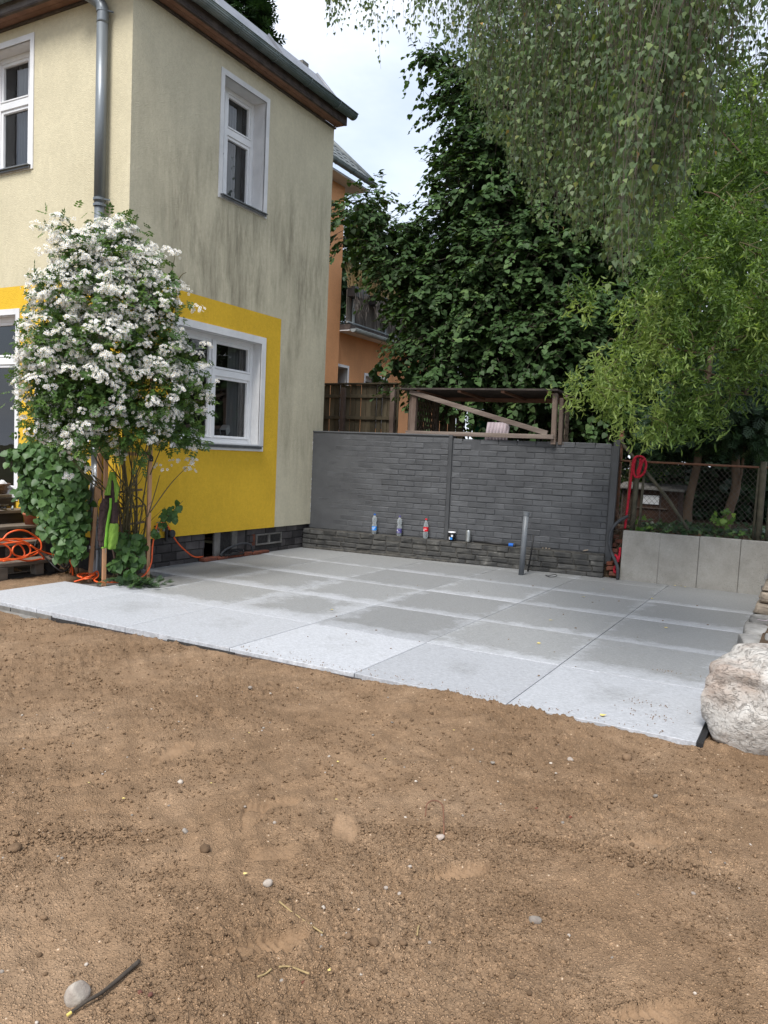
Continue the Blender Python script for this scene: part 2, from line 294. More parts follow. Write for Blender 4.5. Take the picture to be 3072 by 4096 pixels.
def bouldermat():
    m, T, N, o = newmat('boulder')
    pos = N('ShaderNodeNewGeometry').outputs['Position']
    mp_ = mapped(N, pos, (1, 1, 1.9))
    c = ramp(N, noise(N, mp_, 9, 9, .74, .6), [(.28, srgb(140, 132, 123)), (.42, srgb(176, 170, 162)), (.58, srgb(196, 192, 185)), (.75, srgb(210, 207, 200))])
    c = mixc(N, ramp(N, noise(N, pos, 3.6, 5), [(.50, g(0)), (.68, g(.55))]), c, srgb(150, 124, 106))
    rg_ = N('ShaderNodeMath', {0: N('ShaderNodeMath', {0: noise(N, mp_, 13, 6, .62, .9), 1: .5}, operation='SUBTRACT').outputs[0]}, operation='ABSOLUTE').outputs[0]
    vein = ramp(N, rg_, [(.0, g(.36)), (.022, g(0))])
    c = mixc(N, vein, c, srgb(104, 98, 92))
    b = N('ShaderNodeBsdfPrincipled', {'Base Color': c, 'Roughness': .8, 'Specular IOR Level': .25})
    h = N('ShaderNodeMath', {0: noise(N, mp_, 18, 9, .72), 1: vein}, operation='SUBTRACT').outputs[0]
    T.links.new(N('ShaderNodeBump', {'Height': h, 'Strength': .8, 'Distance': .03}).outputs[0], b.inputs['Normal'])
    T.links.new(b.outputs[0], o.inputs[0])
bouldermat()
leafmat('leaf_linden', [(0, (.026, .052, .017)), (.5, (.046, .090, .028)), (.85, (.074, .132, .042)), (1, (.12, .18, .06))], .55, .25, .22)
leafmat('leaf_birch', [(0, (.052, .086, .034)), (.55, (.094, .142, .054)), (.9, (.160, .210, .070)), (.985, (.20, .22, .06)), (1, (.30, .18, .04))], .5, .3)
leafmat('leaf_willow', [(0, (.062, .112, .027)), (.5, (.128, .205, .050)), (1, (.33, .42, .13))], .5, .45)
leafmat('leaf_thuja', [(0, (.012, .032, .012)), (.6, (.022, .052, .019)), (1, (.042, .09, .028))], .6, .15)
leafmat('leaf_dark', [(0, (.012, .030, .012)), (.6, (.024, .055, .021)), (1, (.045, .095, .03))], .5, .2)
leafmat('leaf_light', [(0, (.07, .15, .03)), (.5, (.12, .22, .045)), (1, (.20, .30, .07))], .5, .4)
leafmat('leaf_rose', [(0, (.040, .088, .020)), (.5, (.070, .135, .032)), (1, (.14, .22, .05))], .45, .3)
leafmat('leaf_climber', [(0, (.038, .088, .022)), (.5, (.060, .128, .034)), (1, (.095, .18, .05))], .45, .28)
leafmat('leaf_ivy', [(0, (.018, .04, .016)), (.6, (.032, .068, .026)), (1, (.08, .14, .045))], .4, .15)
leafmat('petal', [(0, (.74, .73, .66)), (.5, (.90, .90, .88)), (1, (.93, .93, .93))], .6, .38, .2, (1, 1, 1, 1))
mat('stamen', (.62, .42, .06, 1), (.40, .26, .05, 1), 30, .8, 0)
# ------------------------------------------------------------------ mesh helpers
V3 = Vector
def wloc(o):
    p = V3((0, 0, 0))
    while o is not None: p = p + o.location; o = o.parent
    return p
def link(name, me, m, parent=None, loc=None):
    o = bpy.data.objects.new(name, me); COL.objects.link(o)
    if m is not None and len(me.materials) == 0: me.materials.append(MATS[m])
    if parent is not None: o.parent = parent
    if loc is not None: o.location = loc
    return o
def tag(o, label=None, cat=None, group=None, kind=None):
    if label: o['label'] = label
    if cat: o['category'] = cat
    if group: o['group'] = group
    if kind: o['kind'] = kind
    return o
def thing(name, loc, label, cat, group=None):
    o = bpy.data.objects.new(name, None); COL.objects.link(o); o.location = V3(loc); o.empty_display_size = .1
    return tag(o, label, cat, group)
class MB:
    def __init__(s): s.v = []; s.f = []
    def add(s, vs, fs):
        b = len(s.v); s.v += [V3(x) for x in vs]; s.f += [tuple(b+i for i in f) for f in fs]; return s
    def quad(s, a, b, c, d): return s.add([a, b, c, d], [(0, 1, 2, 3)])
    def frame_box(s, o, X, Y, Z):          # corner o and three edge vectors
        o, X, Y, Z = V3(o), V3(X), V3(Y), V3(Z)
        vs = [o, o+X, o+X+Y, o+Y, o+Z, o+X+Z, o+X+Y+Z, o+Y+Z]
        fs = [(0, 3, 2, 1), (4, 5, 6, 7), (0, 1, 5, 4), (1, 2, 6, 5), (2, 3, 7, 6), (3, 0, 4, 7)]
        if X.cross(Y).dot(Z) < 0: fs = [f[::-1] for f in fs]
        return s.add(vs, fs)
    def box(s, x0, x1, y0, y1, z0, z1): return s.frame_box((x0, y0, z0), (x1-x0, 0, 0), (0, y1-y0, 0), (0, 0, z1-z0))
    def bar(s, a, b, w, h, up=(0, 0, 1)):
        a, b = V3(a), V3(b); d = b-a; x = d.cross(V3(up)).normalized(); y = x.cross(d).normalized()
        return s.frame_box(a - x*w/2 - y*h/2, d, x*w, y*h)
    def tube(s, pts, r, n=8, cap=True, closed=False):
        pts = [V3(p) for p in pts]; m = len(pts); rr = r if hasattr(r, '__len__') else [r]*m
        b = len(s.v); T = None; nrm = None
        for i, p in enumerate(pts):
            q0 = pts[i-1] if (i > 0 or closed) else p; q1 = pts[(i+1) % m] if (i < m-1 or closed) else p
            t = (q1-q0).normalized() if (q1-q0).length > 1e-9 else V3((0, 0, 1))
            if nrm is None: nrm = t.orthogonal().normalized()
            else:
                nrm = (nrm - t*nrm.dot(t))
                nrm = nrm.normalized() if nrm.length > 1e-6 else t.orthogonal().normalized()
            bi = t.cross(nrm)
            for k in range(n):
                a = 2*math.pi*k/n; s.v.append(p + (nrm*math.cos(a) + bi*math.sin(a))*rr[i])
        for i in range(m if closed else m-1):
            j = (i+1) % m
            for k in range(n):
                k2 = (k+1) % n; s.f.append((b+i*n+k, b+i*n+k2, b+j*n+k2, b+j*n+k))
        if cap and not closed:
            s.f.append(tuple(b+k for k in range(n))[::-1]); s.f.append(tuple(b+(m-1)*n+k for k in range(n)))
        return s
    def lathe(s, prof, c=(0, 0, 0), n=20, axis=(0, 0, 1), closed=False):
        c = V3(c); z = V3(axis).normalized(); x = z.orthogonal().normalized(); y = z.cross(x); b = len(s.v)
        for r, h in prof:
            for k in range(n):
                a = 2*math.pi*k/n; s.v.append(c + z*h + (x*math.cos(a)+y*math.sin(a))*max(r, 1e-4))
        m = len(prof)
        for i in range(m-1):
            for k in range(n):
                k2 = (k+1) % n; s.f.append((b+i*n+k, b+i*n+k2, b+(i+1)*n+k2, b+(i+1)*n+k))
        if closed:
            s.f.append(tuple(b+k for k in range(n))[::-1]); s.f.append(tuple(b+(m-1)*n+k for k in range(n)))
        return s
    def prism(s, poly, vec):
        b = len(s.v); n = len(poly); vec = V3(vec)
        s.v += [V3(p) for p in poly] + [V3(p)+vec for p in poly]
        s.f += [tuple(b+i for i in range(n))[::-1], tuple(b+n+i for i in range(n))]
        s.f += [(b+i, b+(i+1) % n, b+n+(i+1) % n, b+n+i) for i in range(n)]
        return s
    def obj(s, name, m, parent=None, smooth=False, bevel=0, loc=None, solid=0):
        off = wloc(parent) if parent is not None else V3((0, 0, 0))
        if loc is not None: off = off*0 + V3(loc)
        me = bpy.data.meshes.new(name); me.from_pydata([tuple(v-off) for v in s.v], [], s.f); me.update()
        if smooth: me.polygons.foreach_set('use_smooth', [True]*len(me.polygons))
        o = link(name, me, m, parent)
        if loc is not None: o.location = V3(loc) - (wloc(parent) if parent is not None else V3((0, 0, 0)))
        if solid:
            md = o.modifiers.new('solid', 'SOLIDIFY'); md.thickness = solid; md.offset = 0
        if bevel:
            md = o.modifiers.new('bevel', 'BEVEL'); md.width = bevel; md.segments = 1; md.limit_method = 'ANGLE'
        return o
def smoothpath(pts, n=8, closed=False):
    P = [V3(p) for p in pts]; out = []; m = len(P)
    for i in range(m if closed else m-1):
        p0 = P[i-1] if (i > 0 or closed) else P[0]*2-P[1]; p1 = P[i]; p2 = P[(i+1) % m]
        p3 = P[(i+2) % m] if (i < m-2 or closed) else P[-1]*2-P[-2]
        for k in range(n):
            t = k/n; out.append(.5*((2*p1)+(p2-p0)*t+(2*p0-5*p1+4*p2-p3)*t*t+(3*p1-p0-3*p2+p3)*t**3))
    if not closed: out.append(P[-1])
    return out
def np_mesh(name, V, F, var=None):
    V = np.asarray(V, np.float32); F = np.asarray(F, np.int32); k = F.shape[1]
    me = bpy.data.meshes.new(name); me.vertices.add(len(V)); me.vertices.foreach_set('co', V.ravel())
    me.loops.add(F.size); me.loops.foreach_set('vertex_index', F.ravel())
    me.polygons.add(len(F)); me.polygons.foreach_set('loop_start', np.arange(0, F.size, k, dtype=np.int32)); 
    me.update(calc_edges=True)
    if var is not None:
        a = me.attributes.new('var', 'FLOAT', 'POINT'); a.data.foreach_set('value', np.asarray(var, np.float32))
    return me
def unit(a): return a/np.maximum(np.linalg.norm(a, axis=-1, keepdims=True), 1e-9)
def leaf_mesh(name, P, D, Nn, S, T, F, m, parent, var=None, kind=None, loc=None):
    P, D, Nn, S = map(np.asarray, (P, D, Nn, S)); D = unit(D); B = unit(np.cross(D, Nn)); Nn = np.cross(B, D)
    T = np.asarray(T, float); n, k = len(P), len(T)
    V = P[:, None, :] + S[:, None, None]*(T[None, :, 0, None]*B[:, None, :] + T[None, :, 1, None]*D[:, None, :] + T[None, :, 2, None]*Nn[:, None, :])
    FF = (np.asarray(F)[None] + (np.arange(n)*k)[:, None, None]).reshape(-1, len(F[0]))
    if var is None: var = RG.random(n)
    off = np.array(wloc(parent)) if parent is not None else np.zeros(3)
    me = np_mesh(name, V.reshape(-1, 3)-off, FF, np.repeat(var, k))
    o = link(name, me, m, parent)
    if kind: o['kind'] = kind
    return o
HEART = [(0, 0, 0), (-.36, -.02, .05), (-.50, .28, .08), (-.34, .66, .03), (0, 1, -.10), (.34, .66, .03), (.50, .28, .08), (.36, -.02, .05), (0, .45, -.02)]
HEART_F = [(8, 0, 1), (8, 1, 2), (8, 2, 3), (8, 3, 4), (8, 4, 5), (8, 5, 6), (8, 6, 7), (8, 7, 0)]
BIRCH = [(0, -.25, 0), (-.40, .22, .06), (0, 1, -.06), (.40, .22, .06), (0, .02, 0)]
BIRCH_F = [(4, 1, 2), (4, 2, 3)]
def wil(c, tw):
    v = []
    for i in range(6):
        t = i/5; wd = .085*math.sin(math.pi*min(1, .12+.88*t))**.7*(1 if t < .98 else .1); a = c*t
        y = math.sin(a)/c if abs(c) > .01 else t; z = (1-math.cos(a))/c if abs(c) > .01 else 0
        ct, st = math.cos(tw*t), math.sin(tw*t)
        v += [(-wd*ct, y, z-wd*st), (wd*ct, y, z+wd*st)]
    return v
WIL_F = [(2*i, 2*i+1, 2*i+3, 2*i+2) for i in range(5)]
def frond():
    v, f = [], []
    def dia(a, b, wd):
        a, b = np.array(a), np.array(b); d = b-a; nrm = np.array([-d[1], d[0]])/np.linalg.norm(d)*wd; k = len(v)
        m_ = a+d*.45
        for p in (a, m_+nrm, b, m_-nrm): v.append((p[0], p[1], .06*math.sin(7*p[0])))
        f.append((k, k+1, k+2, k+3))
    dia((0, 0), (0, 1), .05)
    for i, y in enumerate((.12, .28, .44, .6, .74)):
        l = .42-.055*i
        for s in (-1, 1): dia((0, y), (s*l, y+l*.62), .055)
    return v, f
FROND, FROND_F = frond()
def pinnate():
    v, f = [], []
    def lf(a, d, l):
        a, d = np.array(a), np.array(d)/np.linalg.norm(d); nn = np.array([-d[1], d[0]]); k = len(v)
        for p, z in ((a, 0), (a+d*l*.5+nn*l*.27, .03), (a+d*l, -.03), (a+d*l*.5-nn*l*.27, .03)): v.append((p[0], p[1], z))
        f.append((k, k+1, k+2, k+3))
    lf((0, .62), (0, 1), .40)
    for y in (.2, .42, .62):
        for s in (-1, 1): lf((0, y), (s, .45), .36)
    return v, f
PINN, PINN_F = pinnate()
def ivy():
    pts = [(0, 0), (-.35, -.08), (-.55, .2), (-.30, .38), (-.42, .72), (-.14, .64), (0, 1), (.14, .64), (.42, .72), (.30, .38), (.55, .2), (.35, -.08)]
    v = [(x, y, .08*abs(x)) for x, y in pts] + [(0, .35, 0)]
    return v, [(12, i, (i+1) % 12) for i in range(12)]
IVY, IVY_F = ivy()
def ico(seed, sub=2):
    import bmesh
    bm = bmesh.new(); bmesh.ops.create_icosphere(bm, subdivisions=sub, radius=1)
    V = np.array([v.co[:] for v in bm.verts]); F = [tuple(v.index for v in f.verts) for f in bm.faces]; bm.free(); return V, F
# cheap vectorised value noise
_TAB = RG.random(65536)
def hsh(i, j, s=0): return _TAB[(i.astype(np.int64)*7919 + j.astype(np.int64)*104729 + s*15731) & 65535]
def vnoise(x, y, s=0):
    i, j = np.floor(x), np.floor(y); fx, fy = x-i, y-j; fx = fx*fx*(3-2*fx); fy = fy*fy*(3-2*fy)
    return (hsh(i, j, s)*(1-fx)+hsh(i+1, j, s)*fx)*(1-fy)+(hsh(i, j+1, s)*(1-fx)+hsh(i+1, j+1, s)*fx)*fy
def fbm(x, y, o=4, s=0):
    t = 0; a = .5
    for k in range(o): t = t+a*vnoise(x*2**k, y*2**k, s+k); a *= .5
    return t
def rockmesh(name, seed, sub=2, rough=.22, flat=1., facets=6):
    r = np.random.default_rng(seed); V, F = ico(seed, sub)
    for k in range(facets):                       # planar cuts give broken faces
        d = unit(r.normal(size=3)); h = r.uniform(.55, .85); q = V@d; V = V - np.maximum(q-h, 0)[:, None]*d*.9
    nz = np.array([fbm(V[:, 0]*2+9+seed, V[:, 1]*2+V[:, 2]*1.7, 3, seed % 50)]).T - .45
    V = V*(1+nz*rough*2); V[:, 2] *= flat
    me = bpy.data.meshes.new(name); me.from_pydata([tuple(v) for v in V], [], F); me.update()
    me.polygons.foreach_set('use_smooth', [True]*len(me.polygons))
    return me

# ================================================================== SETTING: terrain and sand
me = bpy.data.meshes.new('ground'); me.from_pydata([(-400, -400, -.16), (400, -400, -.16), (400, 400, -.16), (-400, 400, -.16)], [], [(0, 1, 2, 3)])
tag(link('ground', me, 'earth_far'), 'brown earth of the wider plot around the terrace', kind='structure')

FEET = [((-1.39, 1.61), (-1.20, 1.84), 1.), ((-1.09, 2.27), (-.90, 2.50), 1.), ((-.60, 2.81), (-.39, 3.02), .7), ((-.37, 1.99), (-.13, 2.14), 1.), ((-2.66, 2.05), (-2.52, 2.27), .5), ((-2.47, 2.46), (-2.50, 2.73), .6),
        ((-1.89, 2.32), (-1.71, 2.57), .6), ((-2.45, 1.91), (-2.34, 2.03), .45), ((-1.67, 2.06), (-1.52, 2.2), .45), ((-1.55, 2.58), (-1.42, 2.38), .55), ((-1.75, 2.22), (-1.86, 2.45), .5), ((-3.3, 2.3), (-3.1, 2.5), .5)]
PRESS = None
def sand_h(x, y):
    global PRESS
    h = (fbm(x*1.1, y*1.1, 4, 3)-.47)*.055 + (fbm(x*6, y*6, 4, 9)-.45)*.030
    rough = np.clip((fbm(x*1.7+3, y*1.7, 3, 21)-.28)*3.6, .35, 1.2)
    # raked and wheeled furrows
    ph = (x*.62+y*.8)*46 + fbm(x*2, y*2, 3, 33)*11
    h = h + np.sin(ph)*.0042*np.clip((vnoise(x*1.3+8, y*1.3, 41)-.38)*3, 0, 1); ph2 = (x*.85-y*.5)*60 + fbm(x*3, y*3, 3, 36)*16
    h = h + np.sin(ph2)*.0036*np.clip((vnoise(x*1.6+2, y*1.6+5, 43)-.45)*3.5, 0, 1)
    def crumbs(sc, amp, s):
        X, Y = x*sc, y*sc; i0, j0 = np.floor(X), np.floor(Y); best = np.zeros_like(x)
        for di in (-1, 0, 1):
            for dj in (-1, 0, 1):
                i, j = i0+di, j0+dj; px = i+hsh(i, j, s); py = j+hsh(i, j, s+1); rr = .28+.52*hsh(i, j, s+2)
                d2 = (X-px)**2+(Y-py)**2; best = np.maximum(best, np.sqrt(np.maximum(rr*rr-d2, 0))*(.35+.9*hsh(i, j, s+3)))
        return best*amp
    fine = crumbs(92., .0125, 50)*rough + crumbs(36., .022, 60)*np.clip(rough-.45, 0, 1) + crumbs(11., .045, 70)*np.clip((vnoise(x*2.6, y*2.6, 81)-.72)*4, 0, 1)
    press = np.zeros_like(x); dh = np.zeros_like(x)
    for (a, b, st) in FEET:
        a, b = np.array(a), np.array(b); Lf = .29; d = (b-a)/np.linalg.norm(b-a); c = (a+b)/2
        u = ((x-c[0])*d[0]+(y-c[1])*d[1])/Lf; v = (-(x-c[0])*d[1]+(y-c[1])*d[0])/Lf
        wd = .135+.045*np.sin((u+.12)*5.2)+.0*u; wd = np.where(u > .22, wd+.01, wd); jag = (fbm(x*26+a[0]*9, y*26, 3, 15)-.45)*1.5
        e = np.maximum(np.abs(u)/.5, 0)**4 + (np.abs(v)/np.maximum(wd, .05))**4
        ins = np.clip((1.0-e+jag)*2.6, 0, 1)*np.clip((fbm(x*9+3, y*9+a[1]*5, 2, 18)-.18)*5, .25 if st > .8 else 0, 1)
        tread = np.clip(np.sin(u*62+np.abs(v)*38)*1.6, -1, 1)*.0022*ins + np.clip(np.sin(v*80)*2, -1, 1)*.0012*ins
        rim = np.exp(-((e-1.35)/.5)**2)*.006*st
        dh = dh + (-.022*ins + tread*1.5 + rim*1.3)*st; press = np.maximum(press, ins*min(.85, st+.1))
    PRESS = press; h = h + fine*(1-press*.92) + dh
    lvl = -.062 + .028*np.clip((x+5.2)/2.4, 0, 1)
    h = h + lvl - .012*np.clip((4.3-y)/2.5, 0, 1)
    bank = np.clip(1-(4.10-y)/.16, 0, 1)*(y < 4.3)*np.clip((vnoise(x*2.1, x*0+3.3, 91)-.35)*2.2, 0, 1)*np.clip((x+4.3)/.5, 0, 1)
    h = h + bank*.026
    h = h - np.where((y > 4.13) & (x > -6.36) & (x < -.42), (y-4.13)*1.1, 0)
    paved = (y > 4.26) & (x > -6.36) & (x < -.42) & ~((x < -5.86) & (y > 5.15) & (y < 6.16))
    h = np.where(paved, np.minimum(h, -.065), h)
    bed = (x < -5.8) & (y > 4.3) & ~paved
    h = np.where(bed, np.maximum(h+.022, -.05)-.012, h)
    return h
NC, NR, A0 = 780, 640, 36.
th = np.radians(np.linspace(-A0, A0, NC)) + YAW; rr = 1/np.linspace(1/1.0, 1/9.6, NR)
TT, RR = np.meshgrid(th, rr); sx, sy = RR*np.sin(TT), RR*np.cos(TT)
sz = sand_h(sx, sy); PRESS_G = PRESS.copy(); ROUGH_G = fbm(sx*1.7+3, sy*1.7, 3, 21)
V = np.stack([sx, sy, sz], -1).reshape(-1, 3)
ii = (np.arange(NR-1)[:, None]*NC+np.arange(NC-1)[None]).ravel()
me = np_mesh('sand_ground', V, np.stack([ii, ii+1, ii+NC+1, ii+NC], 1)[:, ::-1])
pa = me.attributes.new('press', 'FLOAT', 'POINT'); pa.data.foreach_set('value', np.clip(PRESS_G+np.clip((.40-ROUGH_G)*1.5, 0, .5), 0, 1).ravel().astype(np.float32))
me.polygons.foreach_set('use_smooth', np.ones(len(me.polygons), bool))
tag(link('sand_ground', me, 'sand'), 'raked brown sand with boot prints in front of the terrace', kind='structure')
# coarser sand continuing behind and beside the viewer
gx, gy = np.meshgrid(np.linspace(-14, 9, 160), np.linspace(-9, 9.0, 130)); gz = sand_h(gx, gy)-.008
inside = (np.hypot(gx, gy) > 1.05) & (np.abs(np.degrees(np.arctan2(gx, gy))+28.9) < 33.0) & (np.hypot(gx, gy) < 9.4)
gz = np.where(inside, -.14, gz)
ii = (np.arange(129)[:, None]*160+np.arange(159)[None]).ravel()
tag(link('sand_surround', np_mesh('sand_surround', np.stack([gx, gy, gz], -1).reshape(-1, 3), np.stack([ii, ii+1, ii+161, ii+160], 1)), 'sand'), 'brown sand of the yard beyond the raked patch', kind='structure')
# raised garden behind the walls
mb = MB(); mb.box(-60, 60, 9.85, 90, -.15, .56); mb.box(-.30, 60, 5.2, 9.85, -.15, .10)
tag(mb.obj('raised_garden', 'soil'), 'raised garden earth behind the retaining walls', kind='structure')

# ================================================================== SETTING: terrace
terr = tag(bpy.data.objects.new('terrace', None), 'pale grey terrace of large square concrete slabs', kind='structure'); COL.objects.link(terr)
MB().box(-6.36, -.46, 4.135, 9.8, -.15, -.052).obj('bedding', 'concrete_old', terr)
XJ = [-6.44+i for i in range(7)]; YJ = [4.125, 5.140, 6.157, 7.174, 8.190, 9.207, 9.75]
DRY = {0: .42, 1: .06, 2: .02, 3: -.02, 4: -.05, 5: -.03}
for j in range(6):
    for i in range(6):
        x0, x1, y0, y1 = XJ[i], XJ[i+1], YJ[j], YJ[j+1]
        if i == 0:
            if j == 0: x0 = -6.355
            if j == 1: x0 = -5.87
            if j >= 2: x0 = -6.40
        gp = .0028; mb = MB(); dz = random.uniform(-.0012, .0012)
        mb.box(x0+gp, x1-gp, y0+gp, y1-gp, -.05, dz)
        cx, cy = (x0+x1)/2, (y0+y1)/2
        o = mb.obj('paving_slab', 'slab', terr, bevel=.0022, loc=(cx, cy, 0))
        o['dry'] = DRY[j] + random.uniform(-.07, .07) + (.10 if i == 0 and j == 0 else 0)
# edging below the front of the slabs
edg = tag(bpy.data.objects.new('terrace_edging', None), 'rusty edging strip under the front edge of the terrace slabs', kind='structure'); COL.objects.link(edg)
xs = -6.36; k = 0
while xs < -.46:
    l = random.choice((.5, .8, 1.0, .62)); x1 = min(-.46, xs+l); mb = MB()
    mb.frame_box((xs, 4.112+random.uniform(-.003, .003), -.15), (x1-xs-.006, random.uniform(-.004, .004), 0), (0, .012, 0), (0, 0, .126+random.uniform(-.016, .004)))
    mb.obj('edging_strip', random.choice(('rust_edge', 'mortar_dark', 'mortar_dark', 'eave_dark', 'mortar_dark')) if xs > -5.5 else 'concrete_old', edg); xs = x1
MB().frame_box((-6.36, 4.06, -.15), (1.0, 0, 0), (0, .05, 0), (0, 0, .10)).obj('concrete_haunch', 'concrete_old', edg, bevel=.02)
MB().box(-.438, -.41, 4.14, 5.4, -.15, -.006).obj('edging_strip', 'black_plastic', edg)
# ================================================================== THE HOUSE
house = thing('house', (-8.4, 7.4, 0), 'cream plastered two-storey house with yellow ground floor panels', 'house')
XW, YW, YE, ZE, XL = -6.35, 5.85, 9.56, 5.94, -11.5
def fr(side):
    if side == 'R': return lambda u, v, w=0: V3((XW+w, u, v))
    return lambda u, v, w=0: V3((u, YW-w, v))
def facade(side, rects, holes, name, m):
    P = fr(side); us = sorted({a for r in rects+holes for a in r[:2]}); vs_ = sorted({a for r in rects+holes for a in r[2:]})
    mb = MB()
    for a, b in zip(us, us[1:]):
        for c, d in zip(vs_, vs_[1:]):
            mu, mv = (a+b)/2, (c+d)/2
            if any(r[0] < mu < r[1] and r[2] < mv < r[3] for r in rects) and not any(r[0] < mu < r[1] and r[2] < mv < r[3] for r in holes):
                mb.quad(P(a, c), P(b, c), P(b, d), P(a, d))
    return mb.obj(name, m, house)
ZP = .335; YEL = 3.09; YR = 8.475
HR = [(6.585, 8.075, 1.425, 2.71), (7.235, 8.02, 4.335, 5.67)]
HL = [(-8.71, -7.91, 4.415, 5.74), (-9.30, -8.115, .72, 2.775), (-7.69, -6.95, 1.44, 2.55)]
facade('R', [(YW, YE, YEL, ZE), (YR, YE, ZP, YEL)], HR, 'wall', 'plaster_dirty')
facade('R', [(YW, YR, ZP, YEL)], HR, 'yellow_wall_panel', 'plaster_yellow')
facade('L', [(XL, XW, YEL, ZE)], HL, 'wall', 'plaster_clean')
facade('L', [(XL, XW, ZP, YEL)], HL, 'yellow_wall_panel', 'plaster_yellow')
# underside of the plaster lip, end wall, back
mb = MB(); mb.quad((XW, YW, ZP), (XW-.05, YW, ZP), (XW-.05, YE, ZP), (XW, YE, ZP)); mb.quad((XL, YW, ZP), (XL, YW+.05, ZP), (XW, YW+.05, ZP), (XW, YW, ZP)); mb.obj('plaster_lip', 'concrete_old', house)
mb = MB(); mb.quad((XW, YE, ZP-.4), (XL, YE, ZP-.4), (XL, YE, ZE), (XW, YE, ZE)); mb.quad((XL, YE, -.1), (XL, YW, -.1), (XL, YW, ZE), (XL, YE, ZE)); mb.obj('wall', 'plaster_dirty', house)
# rooms seen through the panes
mb = MB(); a, b = .28, .28
for z0, z1 in ((.6, 3.0), (3.2, 5.9)):
    x0, x1, y0, y1 = XL+.1, XW-.24, YW+.24, YE-.1
    mb.quad((x0, y0, z0), (x1, y0, z0), (x1, y1, z0), (x0, y1, z0)); mb.quad((x0, y0, z1), (x0, y1, z1), (x1, y1, z1), (x1, y0, z1))
    mb.quad((-9.6, y0, z0), (-9.6, y1, z0), (-9.6, y1, z1), (-9.6, y0, z1)); mb.quad((x0, 8.9, z0), (x1, 8.9, z0), (x1, 8.9, z1), (x0, 8.9, z1))
mb.obj('room_wall', 'interior', house)

def window(side, hole, cols, trans, depth, sill=True, border=.075, door=False, curtain=None, bottomborder=None):
    """hole=(u0,u1,v0,v1); cols = mullion centres; trans = transom height"""
    P = fr(side); u0, u1, v0, v1 = hole; s = 1 if side == 'R' else 1
    mb = MB(); b = border; bb = b if bottomborder is None else bottomborder; e = .004
    U = P(1, 0)-P(0, 0); Z = V3((0, 0, 1)); Nn = P(0, 0, 1)-P(0, 0, 0)
    def bx(a0, a1, c0, c1, w0, w1, m=mb): m.frame_box(P(a0, c0, w0), U*(a1-a0), Z*(c1-c0), Nn*(w1-w0))
    bx(u0-b, u0, v0-bb, v1+b, -.01, .012); bx(u1, u1+b, v0-bb, v1+b, -.01, .012); bx(u0, u1, v1, v1+b, -.01, .012); bx(u0, u1, v0-bb, v0, -.01, .012)
    win = mb.obj('door_frame' if door else 'window', 'white_reveal', house)
    mb = MB(); d = depth
    mb.quad(P(u0, v0, .0), P(u0, v1, .0), P(u0, v1, -d), P(u0, v0, -d)); mb.quad(P(u1, v0, .0), P(u1, v0, -d), P(u1, v1, -d), P(u1, v1, .0))
    mb.quad(P(u0, v1, .0), P(u1, v1, .0), P(u1, v1, -d), P(u0, v1, -d)); mb.quad(P(u0, v0, .0), P(u0, v0, -d), P(u1, v0, -d), P(u1, v0, .0))
    mb.obj('reveal', 'white_reveal', win)
    F = .055; fm = MB(); w0, w1 = -d-.05, -d+.012
    def fx(a0, a1, c0, c1, ww0=w0, ww1=w1): bx(a0, a1, c0, c1, ww0, ww1, fm)
    fx(u0, u0+F, v0, v1); fx(u1-F, u1, v0, v1); fx(u0+F, u1-F, v1-F, v1); fx(u0+F, u1-F, v0, v0+F)
    edges = [u0+F]+[x for c in cols for x in (c-.03, c+.03)]+[u1-F]
    for c in cols: fx(c-.03, c+.03, v0+F, v1-F, w0, w1+.010)
    rows = [(v0+F, trans-.04), (trans+.04, v1-F)] if trans else [(v0+F, v1-F)]
    for k in range(0, len(edges), 2):
        if trans: fx(edges[k], edges[k+1], trans-.04, trans+.04, w0, w1+.004)
    fm.obj('frame', 'white_paint', win, bevel=.003)
    for k in range(0, len(edges), 2):
        for (c0, c1) in rows:
            a0, a1 = edges[k], edges[k+1]; sm = MB(); q = .034
            for r in ((a0, a0+q, c0, c1), (a1-q, a1, c0, c1), (a0+q, a1-q, c1-q, c1), (a0+q, a1-q, c0, c0+q)): bx(*r, w0+.008, w1-.012, sm)
            sm.frame_box(P(a0+.004, c0+.004, w1-.010), U*(a1-a0-.008), Z*.020, Nn*.020)
            sa = sm.obj('sash', 'white_paint', win, bevel=.003)
            gm = MB(); gm.quad(P(a0+q, c0+q, w0+.02), P(a1-q, c0+q, w0+.02), P(a1-q, c1-q, w0+.02), P(a0+q, c1-q, w0+.02)); gm.obj('pane', 'glass', win)
    if sill:
        sm = MB(); sm.frame_box(P(u0-.03, v0-.018, -d+.014), U*(u1-u0+.06), Nn*(d+.045)+Z*-.012, Z*.014); sm.frame_box(P(u0-.03, v0-.055, .030), U*(u1-u0+.06), Nn*.006, Z*.034)
        sm.obj('sill', 'zinc_sill', win, bevel=.002)
    if curtain:
        cm = MB()
        for (a0, a1) in curtain:
            n = 26; pts = []
            for k in range(n+1):
                t = k/n; u = a0+(a1-a0)*t; pts.append((u, -d-.16+.022*math.sin(t*(a1-a0)*120)))
            for (ua, wa), (ub, wb) in zip(pts, pts[1:]): cm.quad(P(ua, v0-.05, wa), P(ub, v0-.05, wb), P(ub, v1, wb), P(ua, v1, wa))
        cm.obj('curtain', 'curtain', win, smooth=True)
    return win
window('R', HR[0], [7.325], 2.275, .14, curtain=[(7.78, 8.06)], border=.085)
wu = window('R', HR[1], [7.49], 5.17, .20, curtain=[(7.74, 8.0)], border=.062)
window('L', HL[0], [-8.12], 5.20, .17, curtain=[(-8.55, -8.35), (-8.05, -7.93)], border=.062)
